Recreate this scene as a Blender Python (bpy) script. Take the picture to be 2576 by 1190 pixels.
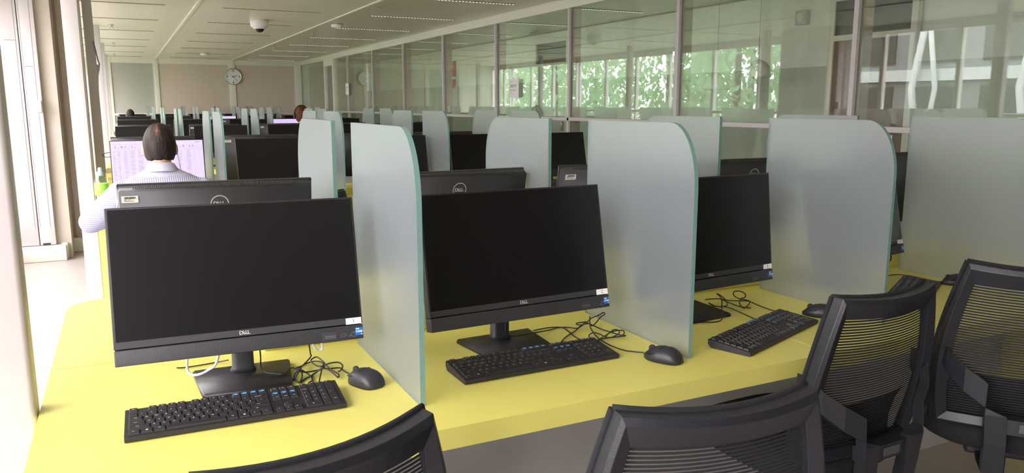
import bpy, bmesh, math, random
from mathutils import Vector, Matrix, Euler
random.seed(7)
SC = bpy.context.scene
COL = SC.collection
for o in list(bpy.data.objects): bpy.data.objects.remove(o)
PI = math.pi

# ------------------------------------------------------------------ camera
CAMZ = 1.4018
YAW, PITCH, ROLL, FPX = 0.4613, 0.1688, -0.0004, 1952.6
cd = bpy.data.cameras.new('camera'); cam = bpy.data.objects.new('camera', cd); COL.objects.link(cam)
cd.sensor_width = 36.0; cd.lens = 36.0*FPX/2576.0; cd.clip_start = .02; cd.clip_end = 400
_cy, _sy, _cp, _sp = math.cos(YAW), math.sin(YAW), math.cos(PITCH), math.sin(PITCH)
_F = Vector((_sy*_cp, _cy*_cp, -_sp)); _R = Vector((_cy, -_sy, 0)); _U = _R.cross(_F)
_R2 = _R*math.cos(ROLL)+_U*math.sin(ROLL); _U2 = _U*math.cos(ROLL)-_R*math.sin(ROLL)
_m = Matrix((( _R2.x, _U2.x, -_F.x), (_R2.y, _U2.y, -_F.y), (_R2.z, _U2.z, -_F.z))).to_4x4()
_m.translation = Vector((0, 0, CAMZ)); cam.matrix_world = _m
SC.camera = cam

# ------------------------------------------------------------------ light and exposure
SC.view_settings.view_transform = 'Standard'; SC.view_settings.look = 'None'
SC.view_settings.gamma = 1.0; SC.view_settings.use_curve_mapping = False
SC.view_settings.exposure = 0.38
SC.cycles.max_bounces = 16; SC.cycles.diffuse_bounces = 8; SC.cycles.glossy_bounces = 6; SC.cycles.transmission_bounces = 12; SC.cycles.transparent_max_bounces = 24
SKY = 12.5
w = bpy.data.worlds.new('overcast_sky'); SC.world = w; w.use_nodes = True
nt = w.node_tree; nt.nodes.clear()
out = nt.nodes.new('ShaderNodeOutputWorld'); bg = nt.nodes.new('ShaderNodeBackground')
tc = nt.nodes.new('ShaderNodeTexCoord'); sx = nt.nodes.new('ShaderNodeSeparateXYZ'); cr = nt.nodes.new('ShaderNodeValToRGB')
mr = nt.nodes.new('ShaderNodeMapRange'); mr.inputs[1].default_value = -1; mr.inputs[2].default_value = 1
cr.color_ramp.elements[0].position = .47; cr.color_ramp.elements[0].color = (.34, .32, .29, 1)
cr.color_ramp.elements[1].position = .53; cr.color_ramp.elements[1].color = (1.0, .925, .985, 1)
nt.links.new(tc.outputs['Generated'], sx.inputs[0]); nt.links.new(sx.outputs['Z'], mr.inputs[0]); nt.links.new(mr.outputs[0], cr.inputs[0])
nt.links.new(cr.outputs[0], bg.inputs[0]); bg.inputs[1].default_value = SKY
nt.links.new(bg.outputs[0], out.inputs[0])
def sky_portal(name, loc, rot, sx_, sy_):
    # gives no light of its own: it only tells the sampler where the sky comes in
    l = bpy.data.lights.new(name, 'AREA'); l.shape = 'RECTANGLE'; l.size = sx_; l.size_y = sy_; l.cycles.is_portal = True
    o = bpy.data.objects.new(name, l); COL.objects.link(o); o.location = loc; o.rotation_euler = rot; return o
sky_portal('window_portal_side', (-1.30, 9.7, 1.37), (0, -PI/2, 0), 2.2, 23.0)

# ------------------------------------------------------------------ materials
MT = {}
def mat(name, col, rough=.5, metal=0, spec=.5, bump=None, var=None, emis=None, es=0, coat=0):
    m = bpy.data.materials.new(name); m.use_nodes = True; n = m.node_tree; b = n.nodes['Principled BSDF']
    b.inputs['Base Color'].default_value = (*col, 1); b.inputs['Roughness'].default_value = rough
    b.inputs['Metallic'].default_value = metal; b.inputs['Specular IOR Level'].default_value = spec
    if coat: b.inputs['Coat Weight'].default_value = coat; b.inputs['Coat Roughness'].default_value = .15
    if emis: b.inputs['Emission Color'].default_value = (*emis, 1); b.inputs['Emission Strength'].default_value = es
    t = n.nodes.new('ShaderNodeTexCoord')
    sc, amt = var if var else (6.0, .05)
    no = n.nodes.new('ShaderNodeTexNoise'); no.inputs['Scale'].default_value = sc; no.inputs['Detail'].default_value = 4
    n.links.new(t.outputs['Object'], no.inputs['Vector'])
    r = n.nodes.new('ShaderNodeMapRange'); r.inputs[1].default_value = .3; r.inputs[2].default_value = .7
    r.inputs[3].default_value = 1-amt; r.inputs[4].default_value = 1+amt
    n.links.new(no.outputs[0], r.inputs[0])
    mx = n.nodes.new('ShaderNodeVectorMath'); mx.operation = 'SCALE'; mx.inputs[0].default_value = col
    n.links.new(r.outputs[0], mx.inputs['Scale']); n.links.new(mx.outputs[0], b.inputs['Base Color'])
    if bump:
        n2 = n.nodes.new('ShaderNodeTexNoise'); n2.inputs['Scale'].default_value = bump[0]; n.links.new(t.outputs['Object'], n2.inputs['Vector'])
        bp = n.nodes.new('ShaderNodeBump'); bp.inputs['Strength'].default_value = bump[1]; bp.inputs['Distance'].default_value = .001
        n.links.new(n2.outputs[0], bp.inputs['Height']); n.links.new(bp.outputs[0], b.inputs['Normal'])
    MT[name] = m; return m
mat('yellow_laminate', (.68, .63, .155), .42, var=(3, .03))
mat('black_plastic', (.016, .015, .017), .42, bump=(900, .15))
mat('key_plastic', (.018, .016, .017), .48)
mat('dark_grey_plastic', (.036, .036, .040), .45, bump=(700, .2))
mat('screen_black', (.0065, .006, .0065), .30, spec=.35)
mat('chair_plastic', (.0145, .015, .019), .40, bump=(400, .3))
mat('chair_fabric', (.010, .010, .012), .9, bump=(1500, .6))
mat('mesh_fabric', (.012, .012, .013), .8)
mat('mouse_plastic', (.022, .022, .027), .45)
mat('legend_white', (.55, .55, .56), .6)
mat('legend_blue', (.05, .25, .60), .6)
mat('sticker_white', (.85, .85, .86), .5)
mat('sticker_blue', (.012, .13, .42), .35)
mat('logo_silver', (.62, .62, .62), .35, metal=.3)
mat('label_grey', (.07, .07, .075), .6)
mat('faint_mark', (.16, .16, .17), .5)
mat('ink', (.02, .02, .02), .6)
mat('cable_black', (.014, .013, .013), .45)
mat('cable_white', (.66, .66, .68), .4)
mat('white_painted', (.56, .52, .525), .42, var=(2, .02))
mat('white_warm', (.78, .76, .70), .45, var=(2, .02))
mat('window_frame_paint', (.82, .83, .80), .4)
mat('beige_paint', (.52, .46, .40), .55, var=(2, .03))
mat('wall_brown', (.36, .32, .29), .7)
mat('mullion_beige', (.50, .45, .40), .5)
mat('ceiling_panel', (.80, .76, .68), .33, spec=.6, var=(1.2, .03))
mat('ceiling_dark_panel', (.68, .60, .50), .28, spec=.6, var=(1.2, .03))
mat('slot_dark', (.28, .26, .23), .6)
mat('slot_fin', (.75, .73, .70), .4)
mat('linoleum', (.43, .39, .355), .34, spec=.35, var=(1.5, .05))
mat('fabric_grey', (.46, .45, .42), .9, var=(60, .06), bump=(600, .5))
mat('fabric_beige', (.64, .54, .47), .9, var=(60, .06), bump=(600, .5))
mat('modesty_grey', (.42, .41, .39), .55)
mat('corridor_wall', (.84, .88, .82), .55)
mat('corridor_lower', (.56, .60, .53), .55)
mat('dark_wood', (.22, .12, .09), .5)
mat('dark_glass', (.05, .06, .06), .15)
mat('metal', (.55, .55, .55), .3, metal=.9)
mat('lamp_shade', (.80, .80, .76), .4)
mat('paper', (.86, .80, .86), .7)
mat('red_sign', (.62, .06, .06), .5)
mat('skin', (.52, .29, .20), .55, var=(25, .06))
mat('skin_light', (.60, .38, .28), .55)
mat('trousers', (.45, .47, .60), .8)
mat('dark_cloth', (.05, .05, .06), .85)
mat('asphalt', (.16, .17, .14), .9)
mat('bark', (.10, .075, .05), .9)
mat('facade_white', (.70, .72, .75), .6)
mat('facade_grey', (.26, .27, .29), .5)
mat('black_rubber', (.015, .015, .015), .7)
mat('bottle_cap', (.34, .55, .46), .4)
mat('bottle_label', (.30, .72, .08), .5)
mat('lens_black', (.01, .01, .01), .1)
mat('screen_lit', (.1, .1, .1), .4, emis=(.70, .56, .88), es=.80)
mat('screen_ink', (.05, .05, .06), .6, emis=(.33, .26, .46), es=.8)
mat('orange', (.85, .16, .04), .5)

def leaf_material():
    m = bpy.data.materials.new('leaves'); m.use_nodes = True; n = m.node_tree; b = n.nodes['Principled BSDF']
    oi = n.nodes.new('ShaderNodeTexCoord'); no = n.nodes.new('ShaderNodeTexNoise'); no.inputs['Scale'].default_value = 1.3
    cr = n.nodes.new('ShaderNodeValToRGB'); cr.color_ramp.elements[0].color = (.18, .34, .17, 1); cr.color_ramp.elements[1].color = (.42, .62, .36, 1)
    n.links.new(oi.outputs['Object'], no.inputs['Vector']); n.links.new(no.outputs[0], cr.inputs[0]); n.links.new(cr.outputs[0], b.inputs['Base Color'])
    b.inputs['Roughness'].default_value = .5
    tr = n.nodes.new('ShaderNodeBsdfTranslucent'); n.links.new(cr.outputs[0], tr.inputs[0])
    mx = n.nodes.new('ShaderNodeMixShader'); mx.inputs[0].default_value = .45
    n.links.new(b.outputs[0], mx.inputs[1]); n.links.new(tr.outputs[0], mx.inputs[2]); n.links.new(mx.outputs[0], n.nodes['Material Output'].inputs[0])
    MT['leaves'] = m
leaf_material()

def glass_material(name, tint, f0=.045):
    m = bpy.data.materials.new(name); m.use_nodes = True; n = m.node_tree; n.nodes.clear()
    o = n.nodes.new('ShaderNodeOutputMaterial'); t = n.nodes.new('ShaderNodeBsdfTransparent'); t.inputs[0].default_value = (*tint, 1)
    g = n.nodes.new('ShaderNodeBsdfGlossy'); g.inputs['Roughness'].default_value = 0.0; g.inputs[0].default_value = (.93, 1, .95, 1)
    lw = n.nodes.new('ShaderNodeLayerWeight'); lw.inputs[0].default_value = .5
    p = n.nodes.new('ShaderNodeMath'); p.operation = 'POWER'; p.inputs[1].default_value = 5
    q = n.nodes.new('ShaderNodeMath'); q.operation = 'MULTIPLY_ADD'; q.inputs[1].default_value = 1-f0; q.inputs[2].default_value = f0
    mx = n.nodes.new('ShaderNodeMixShader')
    n.links.new(lw.outputs['Facing'], p.inputs[0]); n.links.new(p.outputs[0], q.inputs[0]); n.links.new(q.outputs[0], mx.inputs[0])
    n.links.new(t.outputs[0], mx.inputs[1]); n.links.new(g.outputs[0], mx.inputs[2]); n.links.new(mx.outputs[0], o.inputs[0])
    MT[name] = m
glass_material('partition_glass', (.945, .965, .935), .06)
glass_material('window_glass', (.97, .98, .97), .03)
glass_material('bottle_plastic', (.90, .95, .93), .06)

def frosted_material():
    m = bpy.data.materials.new('frosted_glass'); m.use_nodes = True; n = m.node_tree; n.nodes.clear()
    o = n.nodes.new('ShaderNodeOutputMaterial')
    rf = n.nodes.new('ShaderNodeBsdfRefraction'); rf.distribution = 'GGX'; rf.inputs['Roughness'].default_value = .33; rf.inputs['IOR'].default_value = 1.22
    rf.inputs[0].default_value = (.965, .972, .95, 1)
    tr = n.nodes.new('ShaderNodeBsdfTranslucent'); tr.inputs[0].default_value = (.90, .95, 1.0, 1)
    df = n.nodes.new('ShaderNodeBsdfDiffuse'); df.inputs[0].default_value = (.67, .76, .83, 1)
    gl = n.nodes.new('ShaderNodeBsdfGlossy'); gl.inputs['Roughness'].default_value = .28
    a = n.nodes.new('ShaderNodeMixShader'); a.inputs[0].default_value = .14
    b = n.nodes.new('ShaderNodeMixShader'); b.inputs[0].default_value = .12
    c = n.nodes.new('ShaderNodeMixShader')
    lw = n.nodes.new('ShaderNodeLayerWeight'); lw.inputs[0].default_value = .5
    p = n.nodes.new('ShaderNodeMath'); p.operation = 'POWER'; p.inputs[1].default_value = 5
    q = n.nodes.new('ShaderNodeMath'); q.operation = 'MULTIPLY_ADD'; q.inputs[1].default_value = .5; q.inputs[2].default_value = .03
    L = n.links.new
    L(lw.outputs['Facing'], p.inputs[0]); L(p.outputs[0], q.inputs[0]); L(q.outputs[0], c.inputs[0])
    L(rf.outputs[0], a.inputs[1]); L(tr.outputs[0], a.inputs[2]); L(a.outputs[0], b.inputs[1]); L(df.outputs[0], b.inputs[2])
    L(b.outputs[0], c.inputs[1]); L(gl.outputs[0], c.inputs[2]); L(c.outputs[0], o.inputs[0])
    MT['frosted_glass'] = m
    m = mat('glass_edge', (.20, .36, .32), .18, spec=.6)
    m.node_tree.nodes['Principled BSDF'].inputs['Transmission Weight'].default_value = .25
frosted_material()

def wave_material(name, col, dark, scale, axis, rough=.5, duty=.5):
    """fine regular stripes along one object axis"""
    m = bpy.data.materials.new(name); m.use_nodes = True; n = m.node_tree; b = n.nodes['Principled BSDF']; L = n.links.new
    t = n.nodes.new('ShaderNodeTexCoord'); s = n.nodes.new('ShaderNodeSeparateXYZ'); L(t.outputs['Object'], s.inputs[0])
    k = n.nodes.new('ShaderNodeMath'); k.operation = 'MULTIPLY'; k.inputs[1].default_value = scale; L(s.outputs[axis], k.inputs[0])
    f = n.nodes.new('ShaderNodeMath'); f.operation = 'FRACT'; L(k.outputs[0], f.inputs[0])
    g = n.nodes.new('ShaderNodeMath'); g.operation = 'GREATER_THAN'; g.inputs[1].default_value = duty; L(f.outputs[0], g.inputs[0])
    mx = n.nodes.new('ShaderNodeMix'); mx.data_type = 'RGBA'; mx.inputs[6].default_value = (*col, 1); mx.inputs[7].default_value = (*dark, 1)
    L(g.outputs[0], mx.inputs[0]); L(mx.outputs[2], b.inputs['Base Color']); b.inputs['Roughness'].default_value = rough
    MT[name] = m; return m
wave_material('speaker_grille', (.040, .040, .044), (.018, .018, .02), 330, 0, .5)
wave_material('shirt_stripe', (.50, .49, .60), (.22, .21, .36), 95, 0, .85, .6)
wave_material('sleeve_stripe', (.50, .49, .60), (.24, .23, .38), 90, 2, .85, .6)
wave_material('yoke_stripe', (.50, .50, .60), (.38, .38, .50), 150, 2, .85, .6)

def hair_material(name, a, b_, scale=(60, 60, 8)):
    m = bpy.data.materials.new(name); m.use_nodes = True; n = m.node_tree; b = n.nodes['Principled BSDF']; L = n.links.new
    t = n.nodes.new('ShaderNodeTexCoord'); mp = n.nodes.new('ShaderNodeMapping'); mp.inputs['Scale'].default_value = scale
    no = n.nodes.new('ShaderNodeTexNoise'); no.inputs['Scale'].default_value = 1.5; no.inputs['Detail'].default_value = 6; no.inputs['Distortion'].default_value = .8
    cr = n.nodes.new('ShaderNodeValToRGB'); cr.color_ramp.elements[0].position = .38; cr.color_ramp.elements[1].position = .68
    cr.color_ramp.elements[0].color = (*a, 1); cr.color_ramp.elements[1].color = (*b_, 1)
    L(t.outputs['Object'], mp.inputs[0]); L(mp.outputs[0], no.inputs[0]); L(no.outputs[0], cr.inputs[0]); L(cr.outputs[0], b.inputs['Base Color'])
    bp = n.nodes.new('ShaderNodeBump'); bp.inputs['Strength'].default_value = .6; bp.inputs['Distance'].default_value = .004
    L(no.outputs[0], bp.inputs['Height']); L(bp.outputs[0], b.inputs['Normal']); b.inputs['Roughness'].default_value = .62; b.inputs['Specular IOR Level'].default_value = .3
    MT[name] = m
hair_material('hair_dark', (.010, .007, .006), (.045, .028, .022))
hair_material('hair_thin', (.03, .018, .014), (.24, .12, .085))
def crown_material():
    # dark combed hair with a thin streak on the crown, a patch that belongs to the head
    hair_material('hair_crown', (.010, .007, .006), (.045, .028, .022)); n = MT['hair_crown'].node_tree; L = n.links.new
    b = n.nodes['Principled BSDF']; cr = [x for x in n.nodes if x.type == 'VALTORGB'][0]; t = [x for x in n.nodes if x.type == 'TEX_COORD'][0]; no = [x for x in n.nodes if x.type == 'TEX_NOISE'][0]
    v = n.nodes.new('ShaderNodeVectorMath'); v.operation = 'SUBTRACT'; v.inputs[1].default_value = (-.012, .215, 1.262); L(t.outputs['Object'], v.inputs[0])
    k = n.nodes.new('ShaderNodeVectorMath'); k.operation = 'MULTIPLY'; k.inputs[1].default_value = (55, 14, 22); L(v.outputs[0], k.inputs[0])
    l = n.nodes.new('ShaderNodeVectorMath'); l.operation = 'LENGTH'; L(k.outputs[0], l.inputs[0])
    a = n.nodes.new('ShaderNodeMath'); a.operation = 'MULTIPLY_ADD'; a.inputs[1].default_value = 3.6; L(no.outputs[0], a.inputs[0]); L(l.outputs['Value'], a.inputs[2])
    m = n.nodes.new('ShaderNodeMapRange'); m.inputs[1].default_value = 1.7; m.inputs[2].default_value = 2.8; m.inputs[3].default_value = .45; m.inputs[4].default_value = 0; L(a.outputs[0], m.inputs[0])
    x = n.nodes.new('ShaderNodeMix'); x.data_type = 'RGBA'; L(m.outputs[0], x.inputs[0]); L(cr.outputs[0], x.inputs[6]); x.inputs[7].default_value = (.36, .17, .12, 1); L(x.outputs[2], b.inputs['Base Color'])
crown_material()
hair_material('hair_brown', (.07, .022, .010), (.20, .07, .03))

# ------------------------------------------------------------------ mesh building
class MB:
    def __init__(s): s.v = []; s.f = []; s.mi = []; s.sm = []
    def add(s, vs, fs, mi=0, M=None, smooth=False):
        o = len(s.v)
        for v in vs:
            v = Vector(v)
            s.v.append(tuple(M @ v) if M is not None else tuple(v))
        for f in fs: s.f.append(tuple(i+o for i in f)); s.mi.append(mi); s.sm.append(smooth)
        return s
    def box(s, x0, x1, y0, y1, z0, z1, mi=0, M=None, b=0):
        if b <= 0:
            vs = [(x, y, z) for z in (z0, z1) for y in (y0, y1) for x in (x0, x1)]
            fs = [(0, 2, 3, 1), (4, 5, 7, 6), (0, 1, 5, 4), (2, 6, 7, 3), (0, 4, 6, 2), (1, 3, 7, 5)]
            return s.add(vs, fs, mi, M)
        bm = bmesh.new(); bmesh.ops.create_cube(bm, size=1)
        for v in bm.verts: v.co = Vector(((x0+x1)/2+v.co.x*(x1-x0), (y0+y1)/2+v.co.y*(y1-y0), (z0+z1)/2+v.co.z*(z1-z0)))
        bmesh.ops.bevel(bm, geom=bm.edges[:], offset=b, segments=2, profile=.6, affect='EDGES')
        s.bm(bm, mi, M, True); return s
    def bm(s, bm, mi=0, M=None, smooth=False):
        bm.verts.ensure_lookup_table(); bm.verts.index_update()
        s.add([v.co[:] for v in bm.verts], [tuple(v.index for v in f.verts) for f in bm.faces], mi, M, smooth); bm.free(); return s
    def prism(s, pts, a, b, axis='z', mi=0, side=None, M=None, smooth_side=False):
        """extrude an outline between a and b along an axis; pts are the two other coordinates in xyz order"""
        n = len(pts)
        def P(p, t): return {'z': (p[0], p[1], t), 'y': (p[0], t, p[1]), 'x': (t, p[0], p[1])}[axis]
        vs = [P(p, a) for p in pts]+[P(p, b) for p in pts]
        s.add(vs, [tuple(range(n))[::-1], tuple(range(n, 2*n))], mi, M)
        o = len(s.v)-2*n
        for i in range(n):
            j = (i+1) % n; s.f.append((o+i, o+j, o+n+j, o+n+i)); s.mi.append(mi if side is None else side); s.sm.append(smooth_side)
        return s
    def loft(s, rings, mi=0, M=None, closed=True, cap=True, smooth=True):
        n = len(rings[0]); vs = [p for r in rings for p in r]; fs = []
        for k in range(len(rings)-1):
            for i in range(n if closed else n-1):
                j = (i+1) % n; fs.append((k*n+i, k*n+j, (k+1)*n+j, (k+1)*n+i))
        o = len(s.v); s.add(vs, fs, mi, M, smooth)
        if cap and closed:
            s.f.append(tuple(o+i for i in range(n))[::-1]); s.mi.append(mi); s.sm.append(False)
            s.f.append(tuple(o+(len(rings)-1)*n+i for i in range(n))); s.mi.append(mi); s.sm.append(False)
        return s
    def lathe(s, prof, n=24, mi=0, M=None, axis='z'):
        rings = []
        for r, z in prof:
            rings.append([(r*math.cos(2*PI*i/n), r*math.sin(2*PI*i/n), z) if axis == 'z' else
                          ((r*math.cos(2*PI*i/n), z, r*math.sin(2*PI*i/n)) if axis == 'y' else (z, r*math.cos(2*PI*i/n), r*math.sin(2*PI*i/n))) for i in range(n)])
        return s.loft(rings, mi, M)
    def tube(s, pts, r, n=8, mi=0, M=None, r1=None):
        pts = [Vector(p) for p in pts]; rings = []; N = len(pts); up = Vector((0, 0, 1))
        prev = None
        for i, p in enumerate(pts):
            t = (pts[min(i+1, N-1)]-pts[max(i-1, 0)])
            if t.length < 1e-9: t = Vector((0, 0, 1))
            t.normalize()
            if prev is None: a = t.cross(up) if abs(t.z) < .95 else t.cross(Vector((1, 0, 0)))
            else: a = prev-t*prev.dot(t)
            if a.length < 1e-6: a = t.orthogonal()
            a.normalize(); prev = a; b = t.cross(a)
            rr = r if r1 is None else r+(r1-r)*i/(N-1)
            rings.append([tuple(p+a*rr*math.cos(2*PI*k/n)+b*rr*math.sin(2*PI*k/n)) for k in range(n)])
        return s.loft(rings, mi, M)
    def sphere(s, c, r, n=16, m=10, mi=0, M=None):
        rx, ry, rz = r if isinstance(r, (tuple, list)) else (r, r, r)
        rings = []
        for k in range(m+1):
            a = -PI/2+PI*k/m; rr = max(math.cos(a), .001)
            rings.append([(c[0]+rx*rr*math.cos(2*PI*i/n), c[1]+ry*rr*math.sin(2*PI*i/n), c[2]+rz*math.sin(a)) for i in range(n)])
        return s.loft(rings, mi, M)
    def build(s, name, mats, parent=None, loc=None, rot=None):
        me = bpy.data.meshes.new(name); me.from_pydata(s.v, [], s.f)
        if not isinstance(mats, (list, tuple)): mats = [mats]
        for m in mats: me.materials.append(MT[m])
        me.polygons.foreach_set('material_index', s.mi); me.polygons.foreach_set('use_smooth', s.sm); me.update()
        o = bpy.data.objects.new(name, me); COL.objects.link(o)
        if parent: o.parent = parent
        if loc: o.location = loc
        if rot: o.rotation_euler = rot
        return o
def catmull(P, k=6, closed=False):
    P = [Vector(p) for p in P]; o = []; n = len(P)
    for i in range(n-1):
        a, b, c, d = P[max(i-1, 0)], P[i], P[i+1], P[min(i+2, n-1)]
        for j in range(k):
            t = j/k; o.append(.5*((2*b)+(c-a)*t+(2*a-5*b+4*c-d)*t*t+(3*b-a-3*c+d)*t**3))
    o.append(P[-1]); return o
_tc = {}
def text_geo(t, size, off=0.0):
    k = (t, size, off)
    if k in _tc: return _tc[k]
    cu = bpy.data.curves.new('t', 'FONT'); cu.body = t; cu.size = size; cu.align_x = 'CENTER'; cu.align_y = 'CENTER'; cu.offset = off; cu.resolution_u = 3
    o = bpy.data.objects.new('t', cu); COL.objects.link(o)
    dg = bpy.context.evaluated_depsgraph_get(); e = o.evaluated_get(dg); me = e.to_mesh()
    r = ([v.co[:] for v in me.vertices], [tuple(p.vertices) for p in me.polygons])
    e.to_mesh_clear(); bpy.data.objects.remove(o); bpy.data.curves.remove(cu); _tc[k] = r; return r
def dell(mb, size, mi, M):
    """the four letter computer maker's word with its tilted E, in the local xy plane"""
    for ch, x, a in (('D', -1.02, 0), ('E', -.30, .62), ('L', .38, 0), ('L', .92, 0)):
        vs, fs = text_geo(ch, size*1.38, size*.028)
        mb.add(vs, fs, mi, M @ Matrix.Translation((x*size, 0, 0)) @ Matrix.Rotation(a, 4, 'Z'))
FRONT = Matrix.Rotation(PI/2, 4, 'X')       # xy plane -> faces -y
BACK = Matrix.Rotation(PI, 4, 'Z') @ FRONT   # faces +y

def tag(o, label=None, cat=None, group=None, kind=None):
    if label: o['label'] = label
    if cat: o['category'] = cat
    if group: o['group'] = group
    if kind: o['kind'] = kind
    return o
def empty(name, loc=(0, 0, 0), rz=0, label=None, cat=None, group=None):
    o = bpy.data.objects.new(name, None); COL.objects.link(o); o.empty_display_size = .05
    o.location = loc; o.rotation_euler = (0, 0, rz); return tag(o, label, cat, group)
def kids(o): return [c for c in ALLOBJ() if c.parent == o]
def ALLOBJ(): return list(bpy.data.objects)
def tree_of(o):
    ch = {}
    for c in bpy.data.objects:
        if c.parent: ch.setdefault(c.parent.name, []).append(c)
    def rec(x): return (x, [rec(c) for c in ch.get(x.name, [])])
    return rec(o)
def copy_tree(t, parent=None):
    o, cs = t; c = o.copy(); COL.objects.link(c); c.parent = parent
    for x in cs: copy_tree(x, c)
    return c
def place(t, loc, rz, label, group=None, first=False):
    o = t[0] if first else copy_tree(t)
    o.location = loc; o.rotation_euler = (0, 0, rz); o['label'] = label
    if group: o['group'] = group
    return o
def struct(name, mb, m, **k): return tag(mb.build(name, m, **k), kind='structure')

# ------------------------------------------------------------------ room shell
YW = 21.1; XW = 4.30; XC = 6.1; XL = -1.12; YB = -6.2; CZ = 2.5
PITCH_P = 3.6; POST0 = 1.87
struct('floor', MB().box(XL-.3, XC+.2, YB-.3, YW+.3, -.12, 0), 'linoleum')
# ceiling: lighter panel strip next to the windows, browner ones further in, with raised white joint strips
c = MB()
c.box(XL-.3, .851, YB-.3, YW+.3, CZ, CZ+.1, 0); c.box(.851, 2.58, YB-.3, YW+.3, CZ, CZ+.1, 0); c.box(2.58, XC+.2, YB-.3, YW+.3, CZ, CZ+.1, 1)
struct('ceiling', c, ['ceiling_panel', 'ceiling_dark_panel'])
for i, x in enumerate((.851, 2.58)):
    struct('trim_%d' % (i+1), MB().box(x-.022, x+.022, YB, YW-.04, CZ-.012, CZ-.0005, 0, None, .003), 'white_warm')
# end wall with framed fabric panels
e = MB().box(XL-.3, XC+.2, YW+.04, YW+.3, 0, CZ)
struct('wall_back', e, 'white_warm')
e = MB()
for a, b in ((-.14, .77), (.885, 2.50), (2.655, 4.13)): e.box(a-.0, b, YW, YW+.02, .95, 2.38, 1 if a > 0 else 0)
struct('trim_3', e, ['fabric_grey', 'fabric_beige'])
e = MB()
xs = [(-.30, -.14), (.77, .885), (2.50, 2.655), (4.13, 4.30)]
for a, b in xs: e.box(a, b, YW-.03, YW+.04, 0, CZ, 0, None, .004)
e.box(-.14, 4.13, YW-.02, YW+.04, 2.38, CZ); e.box(-.14, 4.13, YW-.06, YW+.04, 1.14, 1.19); e.box(-.14, 4.13, YW-.02, YW+.04, 0, .95)
e.box(2.565, 2.59, YW-.033, YW-.0301, 1.2, 2.49)
struct('trim_4', e, 'white_warm')
# wall behind the camera
e = MB(); e.box(XL-.3, XC+.2, YB-.2, YB, 0, CZ)
struct('wall_front', e, 'wall_brown')
# left window wall: low sill wall, head, frames and panes
e = MB(); e.box(XL-.25, XL, YB, YW, 0, .30); e.box(XL-.25, XL, YB, YW, 2.44, CZ)
e.box(XL-.25, XL, YB, POST0-PITCH_P, .3, 2.44)
struct('wall_left', e, 'white_painted')
nwin = 0
y = POST0-PITCH_P
while y < YW-.5:
    nwin += 1
    y0, y1 = y+.06, min(y+PITCH_P-.06, YW)
    wroot = tag(empty('window_%d' % nwin, (XL-.12, y0, .3)), kind='structure')
    f = MB()
    for k in range(4):
        yy = (y1-y0)*k/3; f.box(-.035, .035, max(yy-.03, 0), min(yy+.03, y1-y0), 0, 2.14, 0)
    f.box(-.035, .035, 0, y1-y0, 0, .06); f.box(-.035, .035, 0, y1-y0, 2.08, 2.14); f.box(-.03, .03, 0, y1-y0, .95, .99)
    f.build('window_frame', 'window_frame_paint', wroot)
    for k in range(3):
        MB().box(-.006, .006, (y1-y0)*k/3+.03, (y1-y0)*(k+1)/3-.03, .06, 2.08).build('window_pane', 'window_glass', wroot)
    MB().box(.08, .16, 0, y1-y0, .94, .98, 0, None, .008).build('handrail', 'window_frame_paint', wroot)
    y += PITCH_P
# slim posts along the window side
for i in range(-1, 6):
    y0 = POST0+i*PITCH_P
    m = MB()
    if i == 0:
        m.box(-.62, -.212, y0, y0+.075, 0, CZ, 0, None, .012)
    else:
        m.box(-.275, -.188, y0, y0+.07, 0, CZ, 0, None, .004)
        m.box(-.250, -.232, y0+.07, y0+.16, 0, CZ, 1); m.box(-.215, -.20, y0+.07, y0+.12, .2, CZ-.1, 1)
    o = m.build('window_post', ['white_painted', 'window_frame_paint'])
    lab = {0: 'wide pale pink-white post in the left foreground touching the yellow desk', 1: 'tall white post just beyond the first desk, left of the seated man',
           2: 'white window post behind the tall one, with a folded notice hanging on it'}.get(i, 'slim pale post of the window row, number %d beyond the tall white one' % (i-1))
    if i == -1: lab = 'slim pale window post behind the viewer'
    if i == -1: bpy.data.objects.remove(o)
    else: tag(o, lab, 'post', 'posts along the window side')
# alcove column with cladding and heater boxing
m = MB(); m.box(XL, -.50, 8.17, 9.10, 0, CZ, 0)
m.box(-.62, -.28, 8.55, 8.75, 0, CZ, 0, None, .01); m.box(-.475, -.463, 8.52, 8.56, 0.14, CZ)
struct('wall_column', m, 'beige_paint')
m = MB(); m.box(-1.11, -.752, 8.11, 8.17, .14, CZ, 0, None, .004); m.box(-.745, -.62, 8.11, 8.17, .14, CZ, 0, None, .004)
for (x0_, x1_, z_) in ((-.86, -.775, 1.95), (-.73, -.66, 1.73)): m.box(x0_, x1_, 8.108, 8.1095, z_, z_+.004, 1)
for x_ in (-.775, -.735, -.655): m.box(x_, x_+.002, 8.108, 8.1095, .3, 2.45, 1)
m.box(-.725, -.665, 8.107, 8.1095, .142, .158, 2)
tag(m.build('wall_panelling', ['white_painted', 'faint_mark', 'ink']), 'white two-leaf service panelling on the recess column at far left', 'panel')
m = MB(); m.box(-1.11, -.54, 8.02, 8.17, 0, .135, 0, None, .008); m.box(-.58, -.53, 8.10, 8.5, 0, .145, 0, None, .006)
m.box(-.55, -.20, 8.46, 8.55, 0, .13, 0, None, .006)
struct('baseboard_left', m, 'white_warm')
m = MB(); m.box(-.66, -.625, 8.06, 8.12, 1.335, 1.435, 0, None, .008)
tag(m.build('wall_switch', 'sticker_white'), 'small white curved switch box on the edge of the recess column', 'switch')
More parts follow.
